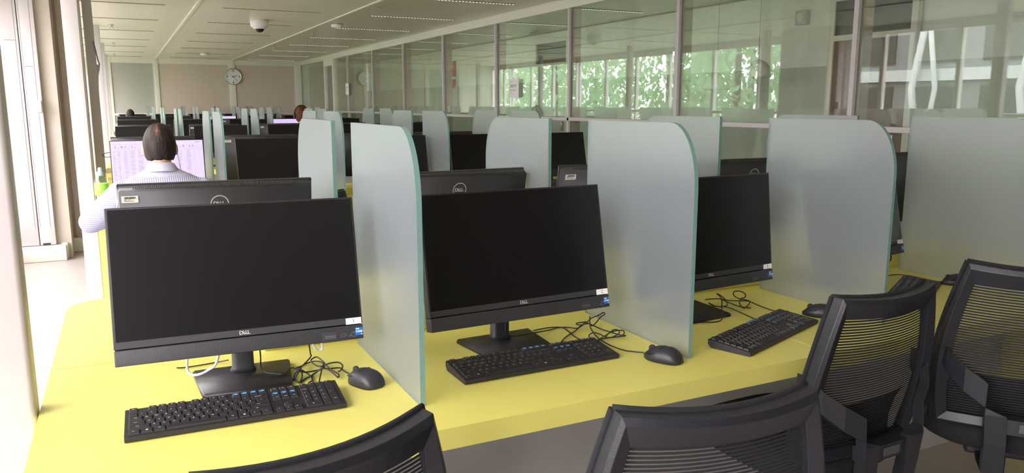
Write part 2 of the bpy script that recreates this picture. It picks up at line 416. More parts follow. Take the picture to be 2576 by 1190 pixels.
# notice and little bracket sign on the post
n = MB(); pts = [(-.205, 2.03), (-.19, 1.93), (-.175, 1.83), (-.165, 1.80)]
n.loft([[(x, 9.05, z), (x, 9.0715, z), (x+.012, 9.0715, z), (x+.006, 9.05, z)] for x, z in pts], smooth=False)
tag(n.build('paper_notice', 'faint_mark'), 'grey curled notice sheet fixed high on a white window post', 'notice')
n = MB().prism([(-.189, 1.80), (-.158, 1.80), (-.160, 1.77), (-.180, 1.69), (-.189, 1.53)], 9.075, 9.12, 'y')
tag(n.build('bracket_sign', 'modesty_grey'), 'small wedge shaped sign sticking out from a window post', 'sign')

# glazed partition on the right
ys = [3.64+1.82*k for k in range(-5, 9)]
hd = MB().box(XW, XW+.12, YB, YW, 2.40, CZ, 0, None, .004); hd.box(XW-.012, XW+.0, YB, YW, 2.485, CZ)
struct('trim_5', hd, 'white_warm')
struct('trim_6', MB().box(XW-.015, XW+.05, YB, YW, 1.225, 1.262, 0, None, .004), 'white_painted')
struct('trim_7', MB().box(XW, XW+.12, YB, YW, 0, .1), 'white_warm')
for k, y in enumerate(ys):
    m = MB().box(XW-.015, XW+.02, y-.018, y+.018, .1, 2.40, 0); m.box(XW+.02, XW+.13, y-.016, y+.016, .1, 2.40, 1)
    struct('trim_%d' % (8+k), m, ['white_painted', 'mullion_beige'])
gw = tag(empty('wall_right', (XW+.01, 0, 0)), kind='structure')
yy = [YB]+ys+[YW]
for a, b in zip(yy[:-1], yy[1:]):
    MB().box(0, .010, a+.018, b-.018, .1, 1.225).build('glass_pane', 'partition_glass', gw)
    MB().box(0, .010, a+.018, b-.018, 1.262, 2.40).build('glass_pane', 'partition_glass', gw)
# glazed door leaf frames near the far end of the partition
m = MB()
for y in (17.55, 18.35): m.box(XW-.03, XW+.1, y-.05, y+.05, 0, 2.40, 0, None, .004)
m.box(XW-.03, XW+.1, 17.6, 18.3, 2.26, 2.40)
m.box(XW-.05, XW-.03, 17.68, 17.72, 1.0, 1.2, 1)
struct('door_1', m, ['white_warm', 'metal'])

# corridor beyond the glass
e = MB(); e.box(XC, XC+.2, YB, YW, 1.76, CZ, 0); e.box(XC-.03, XC+.2, YB, YW, 0, 1.76, 1)
struct('wall_corridor', e, ['corridor_wall', 'corridor_lower'])
def corridor_door(n, y0, y1, m1):
    r = tag(empty('door_%d' % n, (XC-.03, y0, 0)), kind='structure'); w_ = y1-y0
    f = MB(); f.box(-.05, .0, -.06, 0, 0, 2.4); f.box(-.05, 0, w_, w_+.06, 0, 2.4); f.box(-.05, 0, 0, w_, 2.34, 2.4); f.box(-.05, 0, 0, w_, 1.98, 2.03)
    f.build('door_frame', 'white_warm', r); MB().box(-.03, -.005, 0, w_, 2.03, 2.34).build('transom_pane', 'dark_glass', r)
    MB().box(-.035, -.005, 0, w_, 0, 1.98).build('door_leaf', m1, r); MB().box(-.07, -.035, .08, .12, 1.0, 1.14, 0, None, .006).build('door_handle', 'metal', r)
corridor_door(2, 10.3, 11.25, 'corridor_lower'); corridor_door(3, 4.55, 5.35, 'dark_wood')
m = MB().box(XC-.06, XC, 5.72, 5.86, 2.17, 2.31, 0, None, .01).lathe([(.045, 0), (.045, .006), (.03, .008)], 20, 1, Matrix.Translation((XC-.067, 5.79, 2.24)), 'x')
tag(m.build('wall_speaker', ['corridor_lower', 'slot_fin']), 'square grey speaker high on the wall beyond the glass partition', 'speaker')
m = MB().box(XC-.06, XC-.02, 14.8, 15.0, 1.95, 2.25, 0).box(XC-.06, XC-.02, 14.8, 15.0, 1.72, 1.9, 0)
tag(m.build('wall_sign', 'red_sign'), 'pair of small red safety signs on the far corridor wall', 'sign')
# pendant lamps seen beyond the glass
for (y, z, lab) in ((6.0, 1.60, 'small white dome pendant lamp beyond the glass, lower one beside the green reflection'), (5.45, 1.70, 'white dome pendant lamp beyond the glass, nearer and higher one'), (8.8, 1.67, 'faint white dome pendant lamp beyond the glass, left of the white notice bars')):
    r = empty('pendant_lamp', (5.2, y, z), 0, lab, 'pendant lamp', 'pendant lamps beyond the glass')
    MB().lathe([(.13, -.06), (.128, -.03), (.11, .03), (.07, .075), (.02, .10), (.0, .105)], 24).build('lamp_shade', 'lamp_shade', r)
    MB().tube([(0, 0, .10), (0, 0, CZ-z)], .004, 6).build('lamp_cord', 'cable_white', r)
# printed sheets taped to the glass
def sheet(y0, y1, z0, z1, lab):
    r = empty('printed_notice', (XW-.02, (y0+y1)/2, z0), 0, lab, 'notice'); w_ = y1-y0; h_ = z1-z0
    MB().box(0, .0015, -w_/2, w_/2, 0, h_).build('sheet', 'paper', r)
    t = MB()
    for k, (a, b) in enumerate(((.86, .35), (.70, .8), (.665, .8), (.63, .8), (.595, .8), (.56, .5), (.42, .7), (.38, .62), (.28, .3))):
        t.box(-.0006, -.0001, w_*(.45-b*.88), w_*.45, h_*a, h_*(a+.012))
    t.build('printed_text', 'ink', r); MB().box(-.0008, .002, -.02, .02, h_-.006, h_+.02).build('tape', 'slot_fin', r)
sheet(8.43, 8.68, 1.48, 1.70, 'white printed sheet taped to the glass partition, nearest the viewer')
sheet(16.25, 16.5, 1.60, 1.83, 'white printed sheet on the glass near the far door')

# outside: ground, trees, buildings
struct('ground', MB().box(-90, -1.6, -40, 110, -4.2, -4.0), 'asphalt')
def tree(x, y, h, r, lab, seed):
    rnd = random.Random(seed); root = empty('tree', (x, y, -4), 0, lab, 'tree', 'trees outside the windows')
    MB().tube(catmull([(0, 0, 0), (.1, .05, h*.3), (-.05, .1, h*.6), (.05, 0, h*.85)], 4), .22, 10, 0, None, .06).build('trunk', 'bark', root)
    m = MB()
    for k in range(2600):
        d = Vector((rnd.gauss(0, 1), rnd.gauss(0, 1), rnd.gauss(0, 1))).normalized()*rnd.uniform(.35, 1)**.5
        c0 = Vector((d.x*r, d.y*r, h*.58+d.z*h*.45)); s = rnd.uniform(.10, .20)
        M = Matrix.Translation(c0) @ Euler((rnd.uniform(0, 6), rnd.uniform(0, 6), rnd.uniform(0, 6))).to_matrix().to_4x4()
        m.add([(-s, 0, 0), (0, -s*.5, .02), (s, 0, 0), (0, s*.5, .02)], [(0, 1, 2, 3)], 0, M)
    m.build('foliage', 'leaves', root)
for k, (x, y, h, r) in enumerate(((-6, 16, 8.5, 2.1), (-8, 21.5, 9, 2.5), (-7, 27.5, 9, 2.5), (-9, 33.5, 9.5, 2.7), (-8, 40, 9.5, 2.8), (-14.5, 24.5, 11, 3.0), (-15, 37, 12, 3.5))):
    tree(x, y, h, r, 'leafy green tree outside the left windows, %s from the viewer' % ('nearest', 'second', 'third', 'fourth', 'fifth', 'sixth', 'farthest')[k], k)
r = empty('office_building', (-20, 6, -4), 0, 'pale office building outside, mirrored in the glass partition at the right', 'building')
MB().box(-6, 0, -8, 19, 0, 12).build('facade', 'facade_grey', r)
m = MB()
for k in range(4): m.box(.0, .25, -8, 19, .3+k*3, .75+k*3)
m.build('floor_band', 'facade_white', r)
for k in range(9):
    w_ = MB()
    for j in range(4): w_.box(.0, .06, -7+k*2.9, -4.9+k*2.9, 1+j*3, 3.1+j*3)
    w_.build('window_column', 'dark_glass', r)
for k in range(6): MB().tube([(.5, -7+k*4.2, 0), (.5, -6+k*4.2, 6), (.5, -7+k*4.2, 12)], .14, 8).build('brace', 'facade_white', r)
for k in range(6): MB().tube([(.5, -6.2+k*4.2, 0), (.5, -7+k*4.2, 6), (.5, -6+k*4.2, 12)], .10, 8).build('brace', 'facade_white', r)

# ------------------------------------------------------------------ ceiling fixtures
_m = mat('glow_fins', (.8, .78, .72), .4, emis=(1.0, .96, .90), es=.75)  # faint glow added to slot fins, standing in for bright highlight dashes; no lamp
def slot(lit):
    r = empty('glow_slot' if lit else 'air_slot', (0, 0, CZ), 0, None, 'ceiling lamp' if lit else 'ceiling slot'); L_ = 1.12
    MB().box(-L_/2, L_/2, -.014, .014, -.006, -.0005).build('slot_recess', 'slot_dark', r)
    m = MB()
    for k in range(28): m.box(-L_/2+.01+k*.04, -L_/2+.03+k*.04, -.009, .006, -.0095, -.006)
    o = m.build('glow_fins' if lit else 'slot_fins', 'glow_fins' if lit else 'slot_fin', r); o['kind'] = 'stuff'; return tree_of(r)
T_slot = slot(False); T_glow = slot(True); first = fglow = True
for (xc, lab, g, x_n) in ((-.03, 'narrow ceiling slot in the panel strip nearest the windows', 'ceiling slots by the windows', 1),
                    (1.70, 'narrow finned ceiling slot between the two white joint strips', 'ceiling slots in the middle strip', 2),
                    (3.45, 'narrow ceiling slot with faint added glow on its fins in the brownish ceiling by the glass partition', 'ceiling slots by the glass', 3)):
    for k in range(-1, 8):
        y = 9.78+1.78*k
        if y > YW-.3: continue
        if k < 0 and x_n < 3: continue
        if x_n == 3: place(T_glow, (xc, y, CZ), 0, lab, g, fglow); fglow = False
        else: place(T_slot, (xc, y, CZ), 0, lab, g, first); first = False
for k in range(0, 8): place(T_glow, (5.2, 4.4+1.8*k, CZ), 0, 'narrow ceiling slot with faint added glow on its fins in the corridor beyond the glass', 'corridor ceiling slots')
def sprinkler():
    r = empty('sprinkler', (0, 0, CZ), 0, None, 'sprinkler')
    MB().lathe([(.032, -.006), (.032, -.0005)], 18).lathe([(.010, -.03), (.010, -.006)], 10).build('escutcheon', 'metal', r)
    MB().tube([(.012, 0, -.03), (.022, 0, -.045), (.010, 0, -.065), (0, 0, -.07)], .003, 6).tube([(-.012, 0, -.03), (-.022, 0, -.045), (-.010, 0, -.065), (0, 0, -.07)], .003, 6).build('yoke', 'metal', r)
    MB().lathe([(.018, -.075), (.018, -.071)], 14).build('deflector', 'metal', r); return tree_of(r)
T = sprinkler(); first = True
for (x, y, lab) in ((2.74, 8.92, 'nearest, by the right joint strip'), (2.73, 12.36, 'second along the right joint strip'), (2.73, 15.9, 'third along the right joint strip'), (2.75, 19.6, 'farthest by the right joint strip'),
                    (-.03, 12.5, 'nearest, by the windows'), (-.035, 16.05, 'second along the windows'), (-.04, 19.5, 'farthest by the windows')):
    place(T, (x, y, CZ), 0, 'small metal sprinkler head on the ceiling, '+lab, 'ceiling sprinklers', first); first = False
r = empty('dome_camera', (1.72, 10.95, CZ), 0, 'white dome security camera with black lens under the ceiling', 'security camera')
MB().lathe([(.105, -.10), (.115, -.07), (.12, -.0005)], 32).build('housing', 'sticker_white', r)
MB().sphere((0, 0, -.10), (.062, .062, .062), 24, 12).build('dome', 'lens_black', r)
MB().lathe([(.075, -.118), (.085, -.10), (.085, -.095)], 28).build('ring', 'sticker_white', r)
def smoke(x, y, rad, lab):
    r = empty('smoke_detector', (x, y, CZ), 0, lab, 'smoke detector')
    MB().lathe([(rad*.55, -.055), (rad*.9, -.045), (rad, -.02), (rad*.95, -.012)], 28).build('cap', 'sticker_white', r)
    MB().lathe([(rad*.8, -.012), (rad*.8, -.0005)], 24).build('mount', 'metal', r)
smoke(2.768, 11.0, .085, 'flat white smoke detector beside the right ceiling joint strip')
smoke(1.714, 18.4, .09, 'white smoke detector far back between the joint strips')
smoke(5.3, 6.3, .07, 'small white detector on the corridor ceiling beyond the glass')

# ------------------------------------------------------------------ wall clock
r = empty('wall_clock', (2.60, YW-.03, 2.09), 0, 'round white wall clock with black numerals on the far wall', 'clock')
MB().lathe([(.205, 0), (.205, -.035), (.198, -.045), (.190, -.045), (.186, -.025)], 48, 0, None, 'y').build('rim', 'metal', r)
MB().lathe([(.187, -.0275), (.187, -.026)], 40, 0, None, 'y').build('dial', 'sticker_white', r)
m = MB()
for h in range(1, 13):
    a = PI/2-h*PI/6; big = h % 3 == 0; vs, fs = text_geo(str(h), .068 if big else .036, .002 if big else 0)
    m.add(vs, fs, 0, Matrix.Translation((math.cos(a)*.145, -.0285, math.sin(a)*.145)) @ FRONT)
m.build('numerals', 'ink', r)
def hand(name, ang, ln, wd, yy):
    M = Matrix.Translation((0, yy, 0)) @ Matrix.Rotation(math.radians(ang), 4, 'Y')
    MB().prism([(-wd, -.03), (wd, -.03), (wd*.6, ln), (-wd*.6, ln)], 0, .002, 'y', 0, None, M).build(name, 'ink', r)
hand('hour_hand', 71, .10, .008, -.032); hand('minute_hand', 137, .145, .006, -.036)

# ------------------------------------------------------------------ all-in-one computer
def monitor(tilt=.21, number=None, back_detail=True, front_detail=True, lit=None, ports=True):
    r = empty('desktop_computer', (0, 0, 0), 0, None, 'computer')
    M = Matrix.Translation((0, -.095, .102)) @ Matrix.Rotation(-tilt, 4, 'X')
    # base plate, narrower in front
    b = MB(); bm = bmesh.new()
    vs = [bm.verts.new(p) for p in ((-.1, -.09, 0), (.1, -.09, 0), (.118, .095, 0), (-.118, .095, 0), (-.098, -.086, .011), (.098, -.086, .011), (.116, .093, .013), (-.116, .093, .013))]
    for f in ((3, 2, 1, 0), (4, 5, 6, 7), (0, 1, 5, 4), (1, 2, 6, 5), (2, 3, 7, 6), (3, 0, 4, 7)): bm.faces.new([vs[i] for i in f])
    bmesh.ops.bevel(bm, geom=bm.edges[:], offset=.003, segments=2, affect='EDGES'); b.bm(bm, 0, None, True); b.build('base', 'black_plastic', r)
    c = MB(); rings = []
    for z, y, sx_, sy_ in ((.012, .055, .031, .020), (.02, .055, .026, .017), (.13, .05, .025, .016), (.23, .052, .025, .014)):
        rings.append([(sx_*math.copysign(abs(math.cos(a))**.5, math.cos(a)), y+sy_*math.copysign(abs(math.sin(a))**.5, math.sin(a)), z) for a in [2*PI*i/20 for i in range(20)]])
    c.loft(rings); c.build('stand_column', 'dark_grey_plastic', r)
    # housing
    h = MB(); bm = bmesh.new()
    P = [(-.27, .012, .004), (.27, .012, .004), (.27, .012, .344), (-.27, .012, .344), (-.264, .047, .012), (.264, .047, .012), (.264, .047, .336), (-.264, .047, .336)]
    vs = [bm.verts.new(p) for p in P]
    for f in ((0, 1, 2, 3), (7, 6, 5, 4), (1, 0, 4, 5), (2, 1, 5, 6), (3, 2, 6, 7), (0, 3, 7, 4)): bm.faces.new([vs[i] for i in f])
    bmesh.ops.recalc_face_normals(bm, faces=bm.faces[:]); bmesh.ops.bevel(bm, geom=bm.edges[:], offset=.004, segments=2, affect='EDGES'); h.bm(bm, 0, M, True)
    h.box(-.09, .09, .046, .060, .08, .22, 0, M, .006); hs = h.build('housing', 'dark_grey_plastic', r)
    MB().box(-.2705, .2705, 0, .013, .0365, .345, 0, M, .0018).build('screen_frame', 'black_plastic', r)
    scr = MB().box(-.265, .265, -.0008, .004, .053, .3405, 0, M).build('screen', 'screen_black' if not lit else 'screen_lit', r)
    MB().box(-.2685, .2685, -.0012, .003, .0375, .052, 0, M).build('bezel', 'dark_grey_plastic', r)
    MB().box(-.270, .270, -.003, .030, 0, .0345, 0, M, .002).build('speaker_bar', 'speaker_grille', r)
    if front_detail:
        m = MB(); dell(m, .0085, 0, M @ Matrix.Translation((0, -.0016, .0445)) @ FRONT); m.build('front_logo', 'logo_silver', r)
        if ports:
            m = MB()
            m.box(.172, .206, -.0038, -.003, .004, .0225, 1, M); m.box(.178, .204, -.0042, -.0035, .0095, .0105, 0, M); m.box(.178, .204, -.0042, -.0035, .013, .014, 0, M)
            for cx_, rx_, rz2 in ((.222, .0062, .0036), (.247, .0062, .0062)):
                m.add([(cx_+rx_*k_*math.cos(2*PI*i/20), -.0034, .0125+rz2*k_*math.sin(2*PI*i/20)) for i in range(20) for k_ in (1, .84)], [(2*i, 2*i+1, (2*i+3) % 40, (2*i+2) % 40) for i in range(20)], 0, M)
            m.box(.2465, .2475, -.0038, -.0034, .013, .017, 0, M); m.lathe([(.0016, -.0036), (.0016, -.0034)], 10, 0, M @ Matrix.Translation((.238, 0, .0095)), 'y')
            m.build('port_markings', ['faint_mark', 'dark_grey_plastic'], r)
        s = MB().box(.251, .2685, -.0042, -.0029, .009, .0275, 0, M).build('processor_sticker', 'sticker_blue', r)
        m = MB()
        for t, x_, z_, sz in (('intel', .2565, .0245, .0042), ('CORE', .2598, .0178, .0062), ('i5', .2655, .0112, .0035)):
            vs_, fs_ = text_geo(t, sz, .0002); m.add(vs_, fs_, 0, M @ Matrix.Translation((x_, -.0046, z_)) @ FRONT)
        m.build('sticker_lettering', 'sticker_white', s)
        if number:
            s = MB().box(.2305, .2675, -.0022, -.0010, .0365, .0515, 0, M).build('number_sticker', 'sticker_white', r)
            vs_, fs_ = text_geo(number, .0125, .0); MB().add(vs_, fs_, 0, M @ Matrix.Translation((.2485, -.0026, .0440)) @ FRONT).build('numeral', 'ink', s)
    # back
    if back_detail:
        v = MB()
        for k in range(92):
            u = -.23+k*.005; v.box(u, u+.0026, .016, .040, .3405, .3435-0*.001, 0, M @ Matrix.Translation((0, 0, .0)) @ Matrix.Rotation(-.0, 4, 'X'))
        v2 = MB()
        for k in range(92):
            u = -.23+k*.005
            hw = .024*(1-abs(u/.25)**3*.75)
            v2.add([(u, .044-hw, .3386+.0052*hw/.024*1.05), (u+.0026, .044-hw, .3386+.0052*hw/.024*1.05), (u+.0026, .045, .3375), (u, .045, .3375)], [(0, 1, 2, 3)], 0, M @ Matrix.Translation((0, 0, .0022)))
        v2.build('vent', 'ink', r)
        g = MB(); Mb = M @ Matrix.Translation((0, .0475, .288)) @ BACK
        ring = []
        n_ = 40
        vs_ = [((.0255 if j else .0228)*math.cos(2*PI*i/n_), (.0255 if j else .0228)*math.sin(2*PI*i/n_), 0) for i in range(n_) for j in (0, 1)]
        fs_ = [(2*i, 2*i+1, (2*i+3) % (2*n_), (2*i+2) % (2*n_)) for i in range(n_)]
        g.add(vs_, fs_, 0, Mb); dell(g, .0118, 0, Mb); g.build('back_logo', 'logo_silver', r)
        m = MB()
        for k in range(24): m.box(-.10+k*.0085, -.095+k*.0085, .0472, .0478, .235, .245, 0, M)
    s = MB().box(.2155, .2585, .0468, .0478, .302, .322, 0, M).build('asset_sticker', 'sticker_white', r)
    if back_detail:
        m = MB(); x_ = .251; rnd = random.Random(3)
        while x_ > .223:
            w_ = rnd.choice((.0004, .0008, .0012)); m.box(x_-w_, x_, .0479, .0482, .3135, .3195, 0, M); x_ -= w_+rnd.choice((.0005, .0008))
        for (z_, a_, b_) in ((.3105, .246, .252), (.3105, .236, .241), (.3068, .238, .252), (.3065, .226, .237)): m.box(a_, b_, .0479, .0482, z_, z_+.0012, 0, M)
        m.build('barcode', 'ink', s)
    if lit == 'sheet':
        m = MB(); rnd = random.Random(5)
        def q(u0, u1, h0, h1): m.box(u0, u1, -.0013, -.0009, h0, h1, 0, M)
        for u in range(11): q(-.25+u*.03, -.25+u*.03+rnd.uniform(.01, .02), .318, .3195)
        for k in range(26): q(-.245+k*.0185+rnd.uniform(0, .004), -.245+k*.0185+.010, .300+rnd.choice((0, .008)), .3016+rnd.choice((0, .008)))
        q(-.262, .262, .2935, .2942); q(-.262, .262, .2855, .286)
        q(.22, .25, .3275, .331)
        for u in (-.232, -.205, -.165, -.09, .04, .075, .10, .155, .21): q(u, u+.0005, .06, .285)
        for k in range(46):
            h0 = .0625+k*.0048
            for (a, b) in ((-.255, -.237), (-.228, -.212), (-.195, -.17), (-.158, -.125), (-.115, -.08), (.045, .065), (.105, .14), (.165, .195)):
                if rnd.random() < .85: q(a, a+(b-a)*rnd.uniform(.6, 1), h0, h0+.0013)
        m.build('spreadsheet', 'screen_ink', scr)
    return r
SEAT = .745
DZ = .74
ordn = ('first', 'second', 'third', 'fourth', 'fifth')
# front island, our side
PL = [(.2212, 1.8974, -.0514, .2248, '1'), (.9134, 1.8584, .038, .1991, '2'), (1.5742, 1.9003, .0822, .1072, '3'), (2.360, 1.993, .175, .20, '4')]
descr = ['black all-in-one computer with sticker 1, foreground left', 'black all-in-one computer with sticker 2, between the first two frosted screens',
         'black all-in-one computer with sticker 3, third from the left in front', 'black all-in-one computer with sticker 4, mostly hidden behind frosted glass']
for (x, y, rz, t, num), d in zip(PL, descr):
    r = monitor(t, num, False); r.location = (x, y, DZ); r.rotation_euler = (0, 0, rz); r['label'] = d; r['group'] = 'computers on the front desk row'
# front island, far side (backs)
Tb = tree_of(monitor(.21, None, True, False)); first = True
for (x, y, rz, d) in ((.241, 2.43, -.06, 'computer seen from behind, directly behind the one with sticker 1'), (1.012, 2.45, .07, 'computer seen from behind, behind the one with sticker 2'),
                      (1.70, 2.45, -.10, 'computer seen from behind with its barcode label, left of the third frosted screen'), (2.335, 2.45, .0, 'computer seen from behind, behind the one with sticker 3'), (3.13, 2.45, 0, 'computer seen from behind at the right end of the front desk')):
    place(Tb, (x, y, DZ), PI+rz, 'black '+d, 'computers facing away on the front desk', first); first = False
# farther islands
NI = 6; IP = 3.55
islname = {1: 'second', 2: 'third', 3: 'fourth', 4: 'fifth', 5: 'farthest'}
Tf = tree_of(monitor(.21, None, False, False)); Tf2 = tree_of(monitor(.21, None, True, False)); Tf1 = tree_of(monitor(.20, None, False, True, None, False))
f1 = f2 = f3 = True; rnd = random.Random(11)
ux = {}
for n in range(1, NI):
    for k in range(5):
        x = .217+k*SEAT+rnd.uniform(-.02, .02); y = 1.885+n*IP; rz = rnd.uniform(-.05, .05)
        if n == 1 and k == 0:
            r = monitor(.20, None, False, False, 'sheet'); r.location = (.19, y, DZ); r.rotation_euler = (0, 0, -.02)
            tag(r, 'computer showing a lilac spreadsheet in front of the man in the striped shirt'); r['group'] = 'computers facing us on the second desk'
        elif (n == 3 and k == 3) or (n == 4 and k == 2):
            r = monitor(.20, None, False, False, 'plain'); r.location = (2.335 if n == 3 else x, y, DZ)
            tag(r, 'computer with a lilac lit screen, far back ' + ('beside the brown-haired person' if n == 3 else 'near the middle of the room')); r['group'] = 'computers facing us on the %s desk' % islname[n]
        else:
            if n == 1 and k == 4: x, rz = 3.075, .10
            if n == 1 and k == 1: x = .925
            T_, f_ = (Tf1, f3) if n == 1 else (Tf, f1)
            place(T_, (x, y, DZ), rz, 'black computer facing us on the %s desk back, %s seat from the windows' % (islname[n], ordn[k]), 'computers facing us on the %s desk' % islname[n], f_)
            if n == 1: f3 = False
            else: f1 = False
        xb = .222+k*SEAT+rnd.uniform(-.02, .02)
        if n == 1: xb = (.19, .92, 1.66, 2.36, 3.09)[k]
        place(Tf2 if n == 1 else Tf, (xb, 2.50+n*IP, DZ), PI+rnd.uniform(-.05, .05), 'black computer seen from behind on the %s desk back, %s seat from the windows' % (islname[n], ordn[k]),
              'computers facing away on the %s desk' % islname[n], f2 if n == 1 else False)
        if n == 1: f2 = False

# ------------------------------------------------------------------ desks and frosted screens
DXL, DXR = -.21, 3.53; YE = 1.4172; YC = 2.193; YF = 2*YC-YE; XD = .5459; YR = 2.0674; YFR = 1.5535; YRO = 2.319; YFO = 2.832; ZT = 1.3537
def rounded(pts, radii, seg=10):
    o = []; n = len(pts)
    for i in range(n):
        p = Vector(pts[i]); r_ = radii[i]
        if r_ <= 0: o.append(tuple(p)); continue
        a = (Vector(pts[i-1])-p).normalized(); b = (Vector(pts[(i+1) % n])-p).normalized()
        p0, p1 = p+a*r_, p+b*r_
        for k in range(seg+1):
            t = k/seg; q_ = (1-t)**2*p0+2*t*(1-t)*p+t*t*p1; o.append(tuple(q_))
    return o
def desk(n):
    r = empty('desk_island', (0, n*IP, 0), 0, None, 'desk')
    g = .0012
    for (a, b) in ((DXL, 1.664), (1.664, DXR)):
        ra = .03 if a == DXL else 0; rb = .14 if a == DXL else 0; rc = .14 if b == DXR else 0
        o = rounded([(a+g, YE), (b-g, YE), (b-g, YC-g), (a+g, YC-g)], [ra, rc and .03, 0, 0])
        MB().prism(o, DZ-.047, DZ, 'z').build('desktop', 'yellow_laminate', r)
        o = rounded([(a+g, YC+g), (b-g, YC+g), (b-g, YF), (a+g, YF)], [0, 0, rc, rb])
        MB().prism(o, DZ-.047, DZ, 'z').build('desktop', 'yellow_laminate', r)
    for (x0_, x1_) in ((-.195, -.03), (3.33, 3.50)):
        MB().box(x0_, x1_, YE+.03, YF-.03, 0, DZ-.0475).build('end_support', 'yellow_laminate', r)
    MB().box(.0, 3.30, 1.937, 1.957, .0, DZ-.0475).build('modesty_panel', 'modesty_grey', r)
    MB().box(.0, 3.30, 2*YC-1.957, 2*YC-1.937, .0, DZ-.0475).build('modesty_panel', 'modesty_grey', r)
    return r
d0 = desk(0); TD = tree_of(d0)
d0['label'] = 'long yellow double desk in the foreground'; d0['group'] = 'yellow desk islands'
for n in range(1, NI): place(TD, (.026, n*IP, 0), 0, 'long yellow double desk, %s one from the viewer' % islname[n], 'yellow desk islands')

lab0 = 'raised yellow cable cover along the middle of the %s desk'
c0 = MB().box(.28, DXR-.22, -.078, .078, 0, .055, 0, None, .003).build('cable_cover', 'yellow_laminate')
for n in range(NI):
    o = c0 if n == 0 else c0.copy()
    if n: COL.objects.link(o)
    o.location = (.02, YC+n*IP, DZ+.0003); tag(o, lab0 % (islname[n] if n else 'front'), 'cable cover', 'yellow cable covers')
def pane():
    pts = [(YR, DZ), (YR, ZT)]
    ry, rz_ = .105, .165
    for k in range(13):
        a = PI/2*k/12; pts.append((YFR+ry-ry*math.sin(a), ZT-.0-rz_+rz_*math.cos(a)))
    pts.append((YFR, DZ))
    m = MB().prism([(p[0]-YR, p[1]-DZ) for p in pts], 0, .012, 'x', 0, 1, None, False)
    o = m.build('frosted_screen', ['frosted_glass', 'glass_edge']); o['category'] = 'divider'; return o
p0 = pane(); first = True
for n in range(NI):
    for k in range(4):
        for far in (0, 1):
            o = p0 if first else p0.copy()
            if not first: COL.objects.link(o)
            first = False
            x = XD+k*SEAT
            if far: o.location = (x+.012+(.008 if n == 0 and k == 0 else 0), YRO+n*IP, DZ+.0003); o.rotation_euler = (0, 0, PI)
            else: o.location = (x, YR+n*IP, DZ+.0003)
            if n == 0:
                lab = 'frosted glass screen on the near side of the front desk, %s from the left' % ordn[k] if not far else 'frosted glass screen on the far side of the front desk, %s from the left' % ordn[k]
            else: lab = 'frosted glass screen, %s side of the %s desk back, %s from the windows' % (('near', 'far')[far], islname[n], ordn[k])
            o['label'] = lab; o['group'] = 'frosted screens on the %s desk' % (islname[n] if n else 'front')

